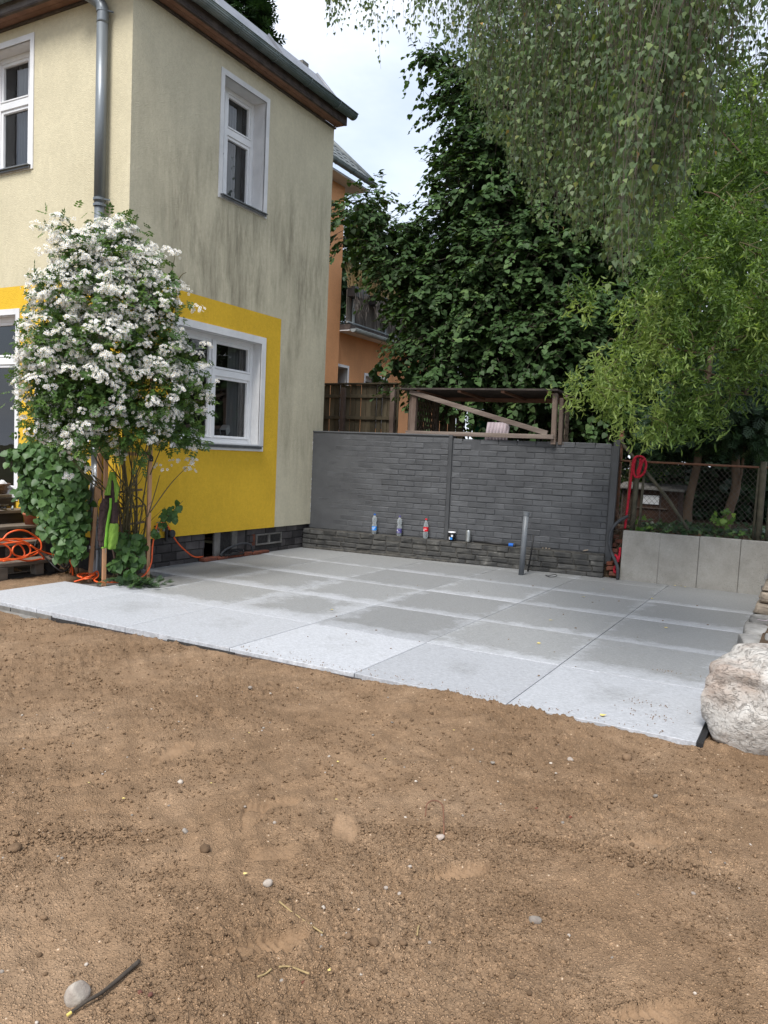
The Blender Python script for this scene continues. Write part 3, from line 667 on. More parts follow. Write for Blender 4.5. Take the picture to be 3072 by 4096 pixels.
dw = window('L', HL[1], [], 2.27, .12, sill=False, border=.065, door=True, curtain=[(-8.42, -8.20)])
window('L', HL[2], [], None, .14, border=.075)
mb = MB(); mb.lathe([(.012, 0), (.012, .05)], (XW-.185, 7.40, 4.86), 8, (1, 0, 0), True); mb.bar((XW-.145, 7.40, 4.87), (XW-.145, 7.40, 4.79), .014, .014, (1, 0, 0)); mb.obj('handle', 'black_plastic', wu)

# things on the kitchen window board
mb = MB(); mb.box(-6.66, -6.50, 7.75, 7.98, 1.37, 1.50); tag(mb.obj('storage_box', 'galvanised', bevel=.012), 'pale blue box on the board inside the kitchen window', 'box')
t = thing('table_lamp', (-6.62, 7.70, 1.37), 'white box-shaped object tilted inside the kitchen window', 'lamp')
mb = MB(); mb.lathe([(.045, 0), (.045, .012), (.01, .018), (.01, .09)], (-6.62, 7.70, 1.45), 16, (0, 0, 1), True); mb.obj('stand', 'white_paint', t)
mb = MB(); mb.bar((-6.58, 7.66, 1.56), (-6.62, 7.76, 1.62), .10, .10); hd = mb.obj('head', 'white_paint', t, bevel=.012)
MB().bar((-6.575, 7.655, 1.557), (-6.5735, 7.651, 1.5555), .065, .065).obj('screen', 'black_plastic', t)
mb = MB(); mb.box(-6.70, -6.50, 6.7, 8.05, 1.33, 1.37); mb.obj('window_board', 'white_paint', house)

# socle of dark blocks with the cellar window and the vent
xp = -6.40
soc = MB(); soc.box(xp-.25, xp-.012, YW+.05, 7.17, -.12, ZP+.02); soc.box(xp-.25, xp-.012, 7.95, YE, -.12, ZP+.02); soc.box(xp-.25, xp-.012, 7.17, 7.95, -.12, .0)
soc.box(XL, xp-.012, YW+.06, YW+.3, -.12, ZP+.02)
so_ = soc.obj('socle', 'mortar_dark', house)
zr = [-.06, .05, .15, .25, ZP]
VENT = (8.15, 8.71, .105, .255)
for r in range(4):
    z0, z1 = zr[r]+.005, zr[r+1]-.005; u = YW+.04-(.12 if r % 2 else 0)
    while u < YE:
        Lb = .235*random.uniform(.93, 1.06); a, b = max(u, YW+.02)+.004, min(u+Lb, YE-.01)-.004; u += Lb
        for (h0, h1) in ((7.17, 7.97),):
            if a < h0 < b: b = h0
            elif h0 <= a and b <= h1: b = a
            elif a < h1 < b: a = h1
        if VENT[2]-.03 < (z0+z1)/2 < VENT[3]+.03:
            if a < VENT[0] < b: b = VENT[0]-.01
            elif VENT[0] <= a and b <= VENT[1]: b = a
            elif a < VENT[1] < b: a = VENT[1]+.01
        if b-a < .03: continue
        pr_ = random.uniform(-.003, .005)
        MB().box(xp-.06, xp+pr_, a, b, z0, z1).obj('socle_block', 'plinth_block', house, bevel=.006)
cw = MB().box(xp-.03, xp+.004, 7.34, 7.45, .0, ZP).obj('cellar_window', 'concrete_old', house, bevel=.005)
MB().box(xp-.06, xp-.02, 7.70, 7.80, .0, ZP).obj('frame', 'concrete_old', cw, bevel=.004)
MB().box(xp-.10, xp-.05, 7.45, 7.70, .0, ZP).obj('shutter', 'mortar_dark', cw)
MB().box(xp-.60, xp-.55, 7.15, 7.36, -.1, ZP).obj('shaft_back', 'black_plastic', cw)
MB().box(xp-.10, xp-.02, 7.80, 7.95, .0, ZP).obj('pier', 'plinth_block', cw)
ve = MB(); a, b, c, d = VENT
ve.box(xp-.05, xp+.012, a, a+.022, c, d); ve.box(xp-.05, xp+.012, b-.022, b, c, d); ve.box(xp-.05, xp+.012, a+.022, b-.022, c, c+.022); ve.box(xp-.05, xp+.012, a+.022, b-.022, d-.022, d); ve.box(xp-.05, xp+.012, (a+b)/2-.018, (a+b)/2+.018, c+.022, d-.022)
vv = ve.obj('vent_frame', 'concrete_old', house, bevel=.004)
MB().box(xp-.25, xp-.10, a+.02, b-.02, c+.02, d-.02).obj('vent_recess', 'black_plastic', vv)
MB().box(xp-.04, xp+.006, a-.075, a-.012, c, d+.01).obj('red_brick_patch', 'brick_red', house, bevel=.01)
# threshold of old bricks in front of the cellar window
th_ = thing('brick_threshold', (-6.36, 7.6, 0), 'row of old red bricks laid along the foot of the cellar window', 'threshold')
u = 7.07
while u < 8.18:
    l = random.uniform(.13, .25); MB().frame_box((-6.40, u, .001), (.085+random.uniform(-.012, .012), random.uniform(-.01, .01), 0), (0, l-.008, 0), (0, 0, random.uniform(.034, .046))).obj('brick', 'brick_red', th_, bevel=.007); u += l

# eaves: right side and left side, mitred at the corner
OV = .21
for nm, P0, P1, out in (('R', (XW, YW-OV, 0), (XW, YE+.0, 0), (1, 0, 0)), ('L', (XL, YW, 0), (XW+OV, YW, 0), (0, -1, 0))):
    a, b, o_ = V3(P0), V3(P1), V3(out); d = b-a
    for k, (w0, w1, dz, m) in enumerate(((.0, .035, -.022, 'eave_dark'), (.035, .105, 0, 'eave_board'), (.109, .175, 0, 'eave_board'), (.178, .21, -.004, 'eave_dark'))):
        mb = MB(); mb.frame_box(a+o_*w0+V3((0, 0, ZE+dz)), d, o_*(w1-w0), (0, 0, .02)); mb.obj('soffit_board', m, house)
    mb = MB(); mb.frame_box(a+o_*.188+V3((0, 0, ZE+.016)), d, o_*.024, (0, 0, .155)); mb.obj('fascia', 'eave_dark' if nm == 'R' else 'fascia_grey', house, bevel=.003)
MB().frame_box((XW, YE-.02, ZE+.016), (OV-.022, 0, 0), (0, .02, 0), (0, 0, .15)).obj('eave_end_board', 'eave_dark', house)
def gutter(p0, p1, out, r, parent, m='gutter', name='gutter'):
    p0, p1, o_ = V3(p0), V3(p1), V3(out); up = V3((0, 0, 1)); mb = MB(); n = 10; vs = []
    prof = [(-math.cos(math.pi*k/n)*r, -math.sin(math.pi*k/n)*r) for k in range(n+1)]
    prof += [(r+.012*math.cos(a)+.0, .012*math.sin(a)) for a in (0, 1.2, 2.4)]
    for p in (p0, p1): vs.append([p+o_*x+up*z for x, z in prof])
    for k in range(len(prof)-1): mb.quad(vs[0][k], vs[0][k+1], vs[1][k+1], vs[1][k])
    g_ = mb.obj(name, m, parent, smooth=True, solid=.004)
    L_ = (p1-p0).length; n_ = int(L_/.75)
    for k in range(n_+1):
        c = p0+(p1-p0)*((k+.35)/(n_+1)); sm = MB(); pts = [c+o_*x*1.04+up*z*1.04 for x, z in prof[:n+1]]; sm.tube(pts, .009, 5)
        sm.obj('bracket', m, g_)
    for p in (p0, p1): MB().add([p+o_*x+up*z for x, z in prof[:n+1]], [tuple(range(n+1))]).obj('end_cap', m, g_)
    return g_
gutter((XW+OV+.075, YW-OV-.15, 6.085), (XW+OV+.075, YE+.05, 6.085), (1, 0, 0), .07, house)
gutter((XL, YW-OV-.075, 6.085), (XW+OV+.15, YW-OV-.075, 6.085), (0, -1, 0), .07, house)
# roof: steep lower sheet slope, flatter tiled top
x0, x1, y0, y1 = XL-.2, XW+OV+.02, YW-OV-.02, YE+.04; zb, zt, zr_ = 6.095, 6.62, 7.4; q = .42
A = [V3((x0, y0, zb)), V3((x1, y0, zb)), V3((x1, y1, zb)), V3((x0, y1, zb))]; B = [V3((x0+q, y0+q, zt)), V3((x1-q, y0+q, zt)), V3((x1-q, y1-q*.6, zt)), V3((x0+q, y1-q*.6, zt))]
mb = MB()
for i in range(4): mb.quad(A[i], A[(i+1) % 4], B[(i+1) % 4], B[i])
rf = mb.obj('roof', 'roof_sheet', house)
C_ = [V3((x0+2.2, (y0+y1)/2, zr_)), V3((x1-2.2, (y0+y1)/2, zr_))]
mb = MB(); mb.quad(B[0], B[1], C_[1], C_[0]); mb.quad(B[2], B[3], C_[0], C_[1]); mb.add([B[1], B[2], C_[1]], [(0, 1, 2)]); mb.add([B[3], B[0], C_[0]], [(0, 1, 2)]); mb.obj('upper_slope', 'tile_grey', rf)
for a_, b_ in ((A[2], B[2]), (A[1], B[1])): MB().tube([a_+V3((-.02, 0, .0)), b_+V3((0, 0, .0))], .028, 8).obj('hip_cap', 'roof_sheet', rf, smooth=True)
MB().frame_box(B[2]+V3((-.20, -.25, -.02)), (.14, 0, 0), (0, .14, 0), (0, 0, .12)).obj('vent_cap', 'concrete_old', rf)
for k in range(1, 3):
    p = A[1]+(A[2]-A[1])*k/3; q_ = B[1]+(B[2]-B[1])*k/3; MB().bar(p+V3((.01, 0, .01)), q_+V3((.01, 0, .01)), .02, .025, (1, 0, 0)).obj('standing_seam', 'roof_sheet', rf)

# downpipe on the left facade near the corner
px_, py_ = -6.69, YW-.085
up_ = smoothpath([(px_-.30, YW-OV-.09, 6.03), (px_-.26, YW-OV-.08, 5.96), (px_-.06, py_-.02, 5.82), (px_, py_, 5.74), (px_, py_, 5.6)], 6)
mb = MB(); mb.tube(up_, .058, 18); mb.tube([(px_, py_, 5.62), (px_, py_, 3.83)], .056, 18); mb.tube([(px_, py_, 3.99), (px_, py_, 1.30)], .050, 18)
dp = mb.obj('downpipe', 'zinc_dark', house, smooth=True)
for z in (5.72, 3.86, 3.80):
    mb = MB(); mb.tube([(px_, py_, z-.012), (px_, py_, z+.012)], .063, 18); mb.bar((px_+.05, py_, z), (px_+.09, py_+.06, z), .012, .012); mb.obj('pipe_clip', 'zinc_dark', dp)
mb = MB(); mb.tube(smoothpath([(px_, py_, 1.32), (px_+.02, py_, 1.1), (px_+.13, py_-.11, .90), (px_+.17, py_-.17, .70), (-6.475, 5.62, .30), (-6.455, 5.60, -.06)], 6), .052, 18); lp = mb.obj('lower_downpipe', 'zinc_bright', house, smooth=True)
for z, (cx, cy) in ((.78, (-6.55, 5.63)), (.58, (-6.505, 5.60)), (.28, (-6.475, 5.615))):
    MB().tube([(cx, cy, z-.015), (cx, cy, z+.015)], .058, 18).obj('pipe_collar', 'zinc_bright', lp, smooth=True)

# water taps on the right facade
tp = thing('water_tap', (-6.32, 6.37, .45), 'small metal double water tap on the yellow wall above the socle', 'tap')
mb = MB()
for (u, z) in ((6.30, .47), (6.385, .485)):
    mb.tube([(XW-.01, u, z), (XW+.05, u, z)], .012, 10); mb.tube([(XW+.05, u, z+.03), (XW+.05, u, z-.045)], .013, 10); mb.tube([(XW+.05, u, z-.045), (XW+.05, u, z-.07)], .017, 10)
mb.tube([(XW+.03, 6.30, .46), (XW+.03, 6.385, .46)], .010, 8); mb.obj('body', 'brass_grey', tp, smooth=True)
for (u, z) in ((6.30, .50), (6.385, .515)): MB().bar((XW+.05, u-.022, z+.018), (XW+.05, u+.022, z+.018), .012, .010).obj('lever', 'brass_grey', tp, bevel=.003)
tm = thing('water_timer', (-6.29, 6.44, .38), 'black plastic hose timer hanging from the tap on the yellow wall', 'timer')
MB().tube([(-6.30, 6.415, .47), (-6.30, 6.43, .42), (-6.30, 6.435, .30)], .022, 12).obj('connector', 'black_plastic', tm)
MB().lathe([(.045, 0), (.045, .05), (.038, .055)], (-6.30, 6.475, .385), 20, (1, 0, 0), True).obj('dial_housing', 'black_plastic', tm, smooth=False)
MB().lathe([(.033, 0), (.033, .004)], (-6.2445, 6.475, .385), 20, (1, 0, 0), True).obj('dial', 'rubber_hose', tm)
# ================================================================== BLACK BRICK WALL
WA = V3((-6.36, 9.18, 0)); WB = V3((-2.19, 9.51, 0)); WD = (WB-WA).normalized(); WN = V3((WD.y, -WD.x, 0))     # WN faces the terrace
def W(s, off, z): return WA + WD*s - WN*off + V3((0, 0, z))       # off = distance behind the footing's front
def brick_mesh(name, l, h, d, j, ch, rng):
    """rounded brick: x along wall, y depth (front at y=0 facing -y), z up, centred on x,z"""
    v = []
    for (yy, ins) in ((d, 0), (ch, 0), (0, ch)):
        for sx_, sz_ in ((-1, -1), (1, -1), (1, 1), (-1, 1)):
            v.append((sx_*(l/2-ins)+rng.uniform(-j, j), yy+(rng.uniform(-j, j) if yy == 0 else 0), sz_*(h/2-ins)+rng.uniform(-j, j)*.7))
    f = []
    for r in (0, 4):
        for k in range(4): f.append((r+k, r+(k+1) % 4, r+4+(k+1) % 4, r+4+k))
    f.append((8, 9, 10, 11))
    me = bpy.data.meshes.new(name); me.from_pydata(v, [], f); me.update(); return me
rb = random.Random(5)
ANG = math.atan2(WD.y, WD.x)
bw = thing('brick_wall', W(2.1, .2, 0), 'low brick wall painted dark anthracite behind the terrace', 'wall')
FO = .13                                                # wall face sits back from the footing
def wbox(s0, s1, o0, o1, z0, z1, mb=None):
    mb = mb or MB(); return mb.frame_box(W(s0, o0, z0), WD*(s1-s0), -WN*(o1-o0), (0, 0, z1-z0))
wbox(.02, 2.10, FO+.012, FO+.23, .0, 1.655).obj('mortar_core', 'black_joint', bw)
wbox(2.10, 4.19, FO+.012, FO+.23, .0, 1.592).obj('mortar_core', 'black_joint', bw)
BM = [brick_mesh('brick', .238, .0665, .05, .0028, .0055, rb) for _ in range(14)]
BMH = [brick_mesh('brick_half', .114, .0665, .05, .0028, .0055, rb) for _ in range(5)]
for mm in BM+BMH: mm.materials.append(MATS['brick_black'])
nb = 0; C0 = .283; CH = .0745
def put_brick(me_, s, off, zc, parent, sx=1):
    o = bpy.data.objects.new('brick', me_); COL.objects.link(o); o.parent = parent
    o.location = W(s, off, zc)-wloc(parent); o.rotation_euler = (0, rb.uniform(-.006, .006), ANG+rb.uniform(-.008, .008)); o.scale = (sx, 1, rb.uniform(.96, 1.02))
    return o
for r in range(18):
    zc = C0+(r+.5)*CH
    for (lo, hi, rows) in ((.02, 2.075, 18), (2.135, 4.165, 18)):
        if lo > 2 and zc > 1.60: continue
        s = lo - (.122 if r % 2 else 0) + rb.uniform(-.01, .01)
        while s < hi-.03:
            a, b = max(s, lo), min(s+.244, hi); s += .244
            wd = b-a-.008
            if wd < .04: continue
            if b < .34+.06*math.sin(r*1.7): continue                           # levelled with filler at the house end
            sunk = max(0., 1-(a-.25)/.95)*.0035
            wear = rb.random()
            off = FO+.0060+sunk*.8+rb.uniform(-.0018, .0018) + (.012 if wear > .985 else 0)
            if wd > .16: put_brick(rb.choice(BM), (a+b)/2, off, zc, bw, wd/.236)
            else: put_brick(rb.choice(BMH), (a+b)/2, off, zc, bw, wd/.112)
            nb += 1
# levelled end against the house
mb = MB(); n, m_ = 26, 40; vs = []
for i in range(m_+1):
    for k in range(n+1):
        z = .285+1.37*i/m_; s = .0+(1.30+.10*math.sin(i*.35)+.05*math.sin(i*.8))*k/n
        row = (z-.285)/CH; e = .0035*(abs((row % 1)-.5) > .42)*min(1, k/n*1.4) - .004*rb.random()*.4
        vs.append(W(s, FO+.0068+.0052*max(0., (s-.3)/1.0)**.8+.001*math.sin(i*1.3+k*.7)*.6, z))
mb.add(vs, [(i*(n+1)+k, i*(n+1)+k+1, (i+1)*(n+1)+k+1, (i+1)*(n+1)+k) for i in range(m_) for k in range(n)])
mb.obj('filler_coat', 'black_render', bw, smooth=True)
wbox(0.0, 2.08, FO-.004, FO+.235, 1.645, 1.668).obj('coping', 'black_render', bw, bevel=.006)
wbox(2.082, 2.130, FO-.014, FO+.05, .27, 1.665).obj('steel_post', 'black_steel', bw, bevel=.003)
MB().frame_box(W(4.165, FO-.02, .16), WD*.075+V3((0, 0, 0)), -WN*.07, V3((.022, 0, 1.505))).obj('end_post', 'black_steel', bw, bevel=.003)
# white chipped paint line where the wall meets the house
mb = MB()
for k in range(46):
    z = .33+1.28*rb.random(); p = W(.012+.006*rb.random(), FO-.002, z); mb.frame_box(p, WD*rb.uniform(.004, .011), -WN*.003, (0, 0, rb.uniform(.006, .03)))
tag(mb.obj('paint_chips', 'white_reveal', bw), kind='stuff')
ft = thing('wall_footing', W(2.1, .06, 0), 'projecting sooty brick footing along the base of the dark wall', 'footing')
wbox(-.02, 4.17, .012, FO+.02, -.1, .268).obj('mortar_core', 'black_joint_dirty', ft)
BF = [brick_mesh('footing_brick', .20, .0655, .05, .006, .010, rb) for _ in range(10)]
for mm in BF: mm.materials.append(MATS['brick_black_footing'])
for r, (zc, hh) in enumerate(((.032, .8), (.098, .95), (.167, .95), (.240, .98))):
    s = -.02-(.1 if r % 2 else 0)
    while s < 4.16:
        l = rb.uniform(.15, .225) if r == 3 else rb.uniform(.19, .25); a, b = max(s, -.02), min(s+l, 4.18); s += l
        if b-a < .05: continue
        if r == 0 and rb.random() < .4 and s < 2.4: continue
        o = put_brick(rb.choice(BF), (a+b)/2, rb.uniform(-.008, .006), zc+rb.uniform(-.004, .004)-.006*(a/4), ft, (b-a-.010)/.20); o.name = 'brick'; o.scale.z *= hh
mb = MB(); wbox(-.02, 4.17, .004, FO+.02, .262, .276, mb); mb.obj('mortar_ledge', 'black_joint_dirty', ft, bevel=.006)
MB().frame_box(W(0, -.018, -.1), WD*2.3, -WN*.05, (0, 0, .13)).obj('concrete_strip', 'black_joint_dirty', ft, bevel=.012)
# moss and pale bits
rock_a = rockmesh('chip', 3, 1, .2, .7)
for (s, z) in ((3.42, .285), (3.50, .283), (3.46, .287)):
    o = link('mortar_chip', rock_a, 'stone_warm', None); o.location = W(s, .05, z+.006); o.scale = (.016, .014, .014); tag(o, 'pale mortar crumb lying on the dark wall footing', 'rubble', 'mortar crumbs on the wall footing')
o = link('chipped_patch', rock_a, 'stone_warm', bw); o.location = W(3.93, FO+.004, .30)-wloc(bw); o.scale = (.045, .012, .018); o.rotation_euler = (0, -.3, ANG)

# earth gap with rubble between wall and concrete panels
gap = thing('rubble_gap', (-2.10, 9.62, 0), 'dark earth and broken brick in the gap beside the concrete panels', 'rubble')
mb = MB(); n = 16; vs = []
for i in range(n+1):
    for k in range(n+1):
        u, t = k/n, i/n; z = -.05+.62*t; vs.append((-2.24+.26*u, 9.60+.16*t+rb.uniform(-.02, .02), z))
mb.add(vs, [(i*(n+1)+k, i*(n+1)+k+1, (i+1)*(n+1)+k+1, (i+1)*(n+1)+k) for i in range(n) for k in range(n)]); mb.obj('earth', 'soil', gap)
for k in range(9): MB().frame_box((-2.20+rb.uniform(0, .10), 9.555+.02*k, .03+.055*k), (rb.uniform(.08, .14), rb.uniform(-.03, .03), rb.uniform(-.015, .015)), (0, .07, 0), (0, 0, .05)).obj('broken_brick', 'brick_red', gap, bevel=.008)

# ================================================================== CONCRETE RETAINING PANELS
rw = thing('retaining_wall', (-.6, 9.6, 0), 'retaining wall of smooth grey concrete panels below the wire fence', 'wall')
xs = -2.013
k = 0
while xs < 3.3:
    mb = MB(); t = rb.uniform(-.003, .003)
    mb.frame_box((xs+.003, 9.545+t, -.1), (.429, 0, 0), (0, .10, 0), (.010 if k == 0 else .004, 0, .690+rb.uniform(-.003, .004)))
    mb.obj('concrete_panel', 'concrete_panel', rw, bevel=.005); xs += .4325; k += 1

# ================================================================== WIRE FENCE
wf = thing('wire_fence', (-1.25, 9.75, .56), 'rusty pipe-framed chain-link fence on top of the concrete panels', 'fence')
YF = 9.76
def pole(name, a, b, r, m='iron_green', n=10, par=wf): return MB().tube([a, b], r, n).obj(name, m, par, smooth=True)
pole('fence_post', (-1.945, YF, .45), (-1.925, YF, 1.47), .034); pole('fence_post', (-.555, YF, .45), (-.555, YF, 1.475), .034); pole('fence_post', (1.0, YF, .45), (1.0, YF, 1.48), .034)
pole('thin_upright', (-2.02, YF-.03, .52), (-2.00, YF-.03, 1.41), .013, 'rust'); pole('thin_upright', (-1.865, YF, .5), (-1.845, YF, 1.28), .016); pole('thin_upright', (-.61, YF, .55), (-.60, YF, 1.40), .014); pole('thin_upright', (-.475, YF, .5), (-.465, YF, 1.40), .016)
pole('old_post', (-2.155, 9.82, .3), (-2.15, 9.82, 1.74), .026, 'rust'); MB().lathe([(.005, .03), (.022, .02), (.028, 0), (.022, -.02), (.005, -.03)], (-2.15, 9.82, 1.765), 12).obj('knob', 'rust', wf, smooth=True)
pole('top_rail', (-2.17, YF, 1.420), (-.60, YF, 1.408), .013, 'rust'); pole('top_rail', (-.55, YF, 1.41), (1.0, YF, 1.42), .013, 'rust')
MB().tube(smoothpath([(-2.13, YF-.02, 1.68), (-2.10, YF-.02, 1.60), (-1.98, YF-.02, 1.47), (-1.60, YF+.02, 1.04), (-1.25, YF+.03, .56)], 5), .020, 8).obj('brace', 'iron_green', wf, smooth=True)
pole('bottom_rail', (-2.2, YF+.02, .60), (-1.9, YF+.02, .585), .02, 'rust'); pole('clay_pipe', (-2.17, 9.86, .68), (-1.98, 9.9, .67), .035, 'iron_green')
def chain(x0, x1, z0, z1, y, parent, ps=.060):
    mb = MB(); cx = int((x1-x0)/ps)+1
    for sgn in (1, -1):
        c = x0-(z1-z0)*1.0
        while c < x1+(z1-z0):
            # line x = c + sgn*(z-z0)/1.15
            pts = []; k_ = 1/1.12
            a = (c, z0) if sgn > 0 else (c+(z1-z0)*k_, z0); b = (c+(z1-z0)*k_, z1) if sgn > 0 else (c, z1)
            (xa, za), (xb, zb_) = a, b
            def cl(t): return xa+(xb-xa)*t, za+(zb_-za)*t
            t0, t1 = 0., 1.; d = xb-xa
            for lim, s_ in ((x0, 1), (x1, -1)):
                ta = (lim-xa)/d
                if (d > 0) == (s_ > 0): t0 = max(t0, ta)
                else: t1 = min(t1, ta)
            if t1-t0 > .03:
                p, q = cl(t0), cl(t1); sag = .012*math.sin(c*9)
                mb.tube([(p[0], y+sgn*.0015+sag, p[1]), ((p[0]+q[0])/2, y+sgn*.0015-sag, (p[1]+q[1])/2), (q[0], y+sgn*.0015+sag, q[1])], .0018, 3, cap=False)
            c += ps
    return tag(mb.obj('chain_link', 'wire', parent), kind='stuff')
chain(-1.85, -.61, .58, 1.40, YF, wf); chain(-2.15, -1.95, .62, 1.40, YF+.01, wf); chain(-.47, .98, .58, 1.40, YF, wf)

# ================================================================== WOODEN SHELTER on the wall
sh = thing('wood_shelter', (-3.9, 9.95, 1.6), 'weathered timber shelter with felt roof standing on the dark wall', 'shelter')
YS = 9.55
def plank(a, b, w_, h_, m='wood_grey', name='post', par=sh, up=(0, 1, 0)): return MB().bar(a, b, w_, h_, up).obj(name, m, par, bevel=.004)
plank((-4.88, YS, 1.60), (-4.87, YS, 2.245), .075, .06); plank((-4.955, YS+.04, 1.6), (-4.945, YS+.04, 2.19), .03, .05)
plank((-2.915, YS, 1.585), (-2.925, YS, 2.215), .058, .06); plank((-2.845, YS+.05, 1.585), (-2.855, YS+.05, 2.16), .05, .05)
plank((-4.98, 10.45, 1.5), (-4.97, 10.45, 2.21), .075, .07); plank((-3.11, 10.5, 1.5), (-3.11, 10.5, 2.21), .06, .07)
plank((-4.96, YS-.05, 1.682), (-2.90, YS-.05, 1.676), .030, .056, 'wood_grey_h', 'sill_beam', up=(0, 0, 1))
plank((-4.93, YS-.045, 2.235), (-2.985, YS-.045, 1.718), .028, .062, 'wood_grey_h', 'diagonal_brace', up=(0, 0, 1))
plank((-4.85, 10.42, 2.215), (-3.1, 10.42, 2.19), .04, .065, 'eave_board', 'back_beam', up=(0, 0, 1))
mb = MB(); mb.frame_box((-5.06, YS-.10, 2.262), (2.19, 0, -.022), (-.02, 1.12, -.03), (0, 0, .022)); mb.obj('roof', 'roofing_felt', sh)
for k in range(4): MB().bar((-4.8+k*.6, YS-.05, 2.245-k*.006), (-4.82+k*.6, 10.6, 2.215-k*.006), .045, .03).obj('rafter', 'eave_board', sh)
for k, (z) in enumerate((1.62, )): pass
def lattice(p0, d, w_, z0, z1, par, name='lattice_slat'):
    p0, d = V3(p0), V3(d).normalized(); n_ = int(w_/.075)+1
    for sgn in (1, -1):
        c = -.9
        while c < w_:
            a, b = (c, z0), (c+(z1-z0)*.55, z1)
            if sgn < 0: a, b = (c, z1), (c+(z1-z0)*.55, z0)
            (ua, za), (ub, zb_) = a, b; t0 = max(0, (0-ua)/(ub-ua)); t1 = min(1, (w_-ua)/(ub-ua))
            if t1-t0 > .06:
                q = lambda t: p0+d*(ua+(ub-ua)*t)+V3((0, 0, za+(zb_-za)*t))+V3((0, .006*sgn, 0))
                MB().bar(q(t0), q(t1), .022, .006, d.cross(V3((0, 0, 1)))).obj(name, 'lattice', par)
            c += .092
lattice((-4.92, YS+.06, 0), (-.05, 1, 0), .85, 1.62, 2.2, sh); lattice((-2.80, YS+.05, 0), (-.23, 1, 0), .85, 1.58, 2.18, sh)
plank((-2.80, YS+.05, 2.18), (-3.0, YS+.9, 2.18), .03, .04, 'lattice', 'lattice_rail', up=(0, 0, 1)); plank((-2.80, YS+.05, 1.60), (-3.0, YS+.9, 1.60), .03, .04, 'lattice', 'lattice_rail', up=(0, 0, 1))
plank((-3.03, YS+.93, 1.5), (-3.03, YS+.93, 2.19), .05, .05)
# things kept in the shelter
mb = MB(); n = 40; vs = []
for i in range(2):
    for k in range(n+1): _c = AY(1934+92*k/n+(14 if i else 0), 1740, 11.0); vs.append((_c.x, 11.0+.024*math.sin(k*1.1), 1.50+.42*i))
mb.add(vs, [(k, k+1, n+2+k, n+1+k) for k in range(n)]); tag(mb.obj('corrugated_sheet', 'pink_sheet', smooth=True, solid=.006), 'dusky pink corrugated sheet standing behind the shelter', 'sheet')
mb = MB(); n = 12; _a = AY(1900, 1700, 12.6).x; vs = [(_a+.24*k/n, 12.6+.03*math.sin(k*2.1), 1.4+.62*i) for i in range(2) for k in range(n+1)]
mb.add(vs, [(k, k+1, n+2+k, n+1+k) for k in range(n)]); tag(mb.obj('garden_net', 'net_green'), 'bright green garden netting seen through the timber shelter', 'netting')

# ================================================================== PLANK FENCE behind
pf = thing('plank_fence', (-6.3, 11.0, .5), 'dark weathered plank fence between the houses behind the wall', 'fence')
YP = 11.0
x = -8.2
while x < -5.95:
    MB().frame_box((x, YP+.02+rb.uniform(-.006, .006), .5), (.088+rb.uniform(-.004, .004), 0, 0), (0, .016, 0), (rb.uniform(-.008, .008), 0, 1.985+rb.uniform(-.01, .01))).obj('fence_board', 'wood_fence', pf); x += .100
for z in (2.30, 1.95, 1.0): MB().box(-8.2, -5.93, YP-.016, YP+.012, z-.027, z+.027).obj('fence_rail', 'wood_fence', pf, bevel=.003)
MB().box(-8.2, -5.93, YP-.04, YP+.06, 2.488, 2.512).obj('top_rail', 'wood_fence', pf, bevel=.003)
for xx in (-6.90, -5.97): MB().box(xx-.038, xx+.038, YP-.085, YP-.018, .4, 2.43).obj('fence_post', 'wood_grey', pf, bevel=.005)
x = -6.0
while x < -5.05:
    MB().frame_box((x, YP+.55+.10*(x+6)+rb.uniform(-.006, .006), .5), (.13, 0, 0), (0, .016, 0), (0, 0, 1.80+rb.uniform(-.02, .02))).obj('fence_board', 'wood_fence', pf); x += .138

# ================================================================== ORANGE NEIGHBOUR HOUSE
oh = thing('neighbour_house', (-13.3, 19.0, .5), 'orange plastered neighbour house with balcony behind the plank fence', 'house')
MB().box(-18, -11.13, 15.2, 17.36, .3, 8.20).obj('main_wall', 'plaster_orange', oh)
ob = MB(); XO = -11.23
def ocell(a, b, c, d): ob.quad((XO, a, c), (XO, b, c), (XO, b, d), (XO, a, d))
WN1, WN2 = (17.36, 17.98, 1.98, 3.636), (18.93, 20.10, 2.12, 3.552)
for a, b, c, d in ((17.36, 25, 3.636, 4.525), (17.98, 18.93, .4, 3.636), (20.10, 25, .4, 3.636), (18.93, 20.10, 3.552, 3.636), (17.36, 17.98, .4, 1.98), (18.93, 20.10, .4, 2.12)): ocell(a, b, c, d)
ob.quad((XO, 25, .4), (-17, 25, .4), (-17, 25, 4.525), (XO, 25, 4.525)); ob.obj('annex_wall', 'plaster_orange', oh)
for (a, b, c, d) in (WN1, WN2):
    mb = MB(); bx_ = .07
    mb.box(XO-.02, XO+.012, a, b+bx_, d, d+bx_); mb.box(XO-.02, XO+.012, b, b+bx_, c, d); mb.box(XO-.02, XO+.012, a-bx_, a, c, d+bx_)
    wo = mb.obj('window', 'white_paint', oh)
    mb = MB(); q = .34; mb.quad((XO, b, c), (XO-q, b, c), (XO-q, b, d), (XO, b, d)); mb.quad((XO, a, d), (XO, b, d), (XO-q, b, d), (XO-q, a, d)); mb.quad((XO, a, c), (XO, a, d), (XO-q, a, d), (XO-q, a, c)); mb.obj('reveal', 'white_reveal', wo)
    MB().box(XO-q-.05, XO-q, a, b, c, d).obj('pane', 'black_plastic', wo)
    MB().box(XO-q, XO-q+.03, a, b, d-.10, d).obj('frame', 'white_paint', wo)
MB().box(-17, XO+.42, 17.37, 25, 4.55, 4.69).obj('balcony_floor', 'eave_dark', oh)
MB().box(-17, XO+.40, 17.37, 25, 4.526, 4.548).obj('balcony_soffit', 'white_reveal', oh)
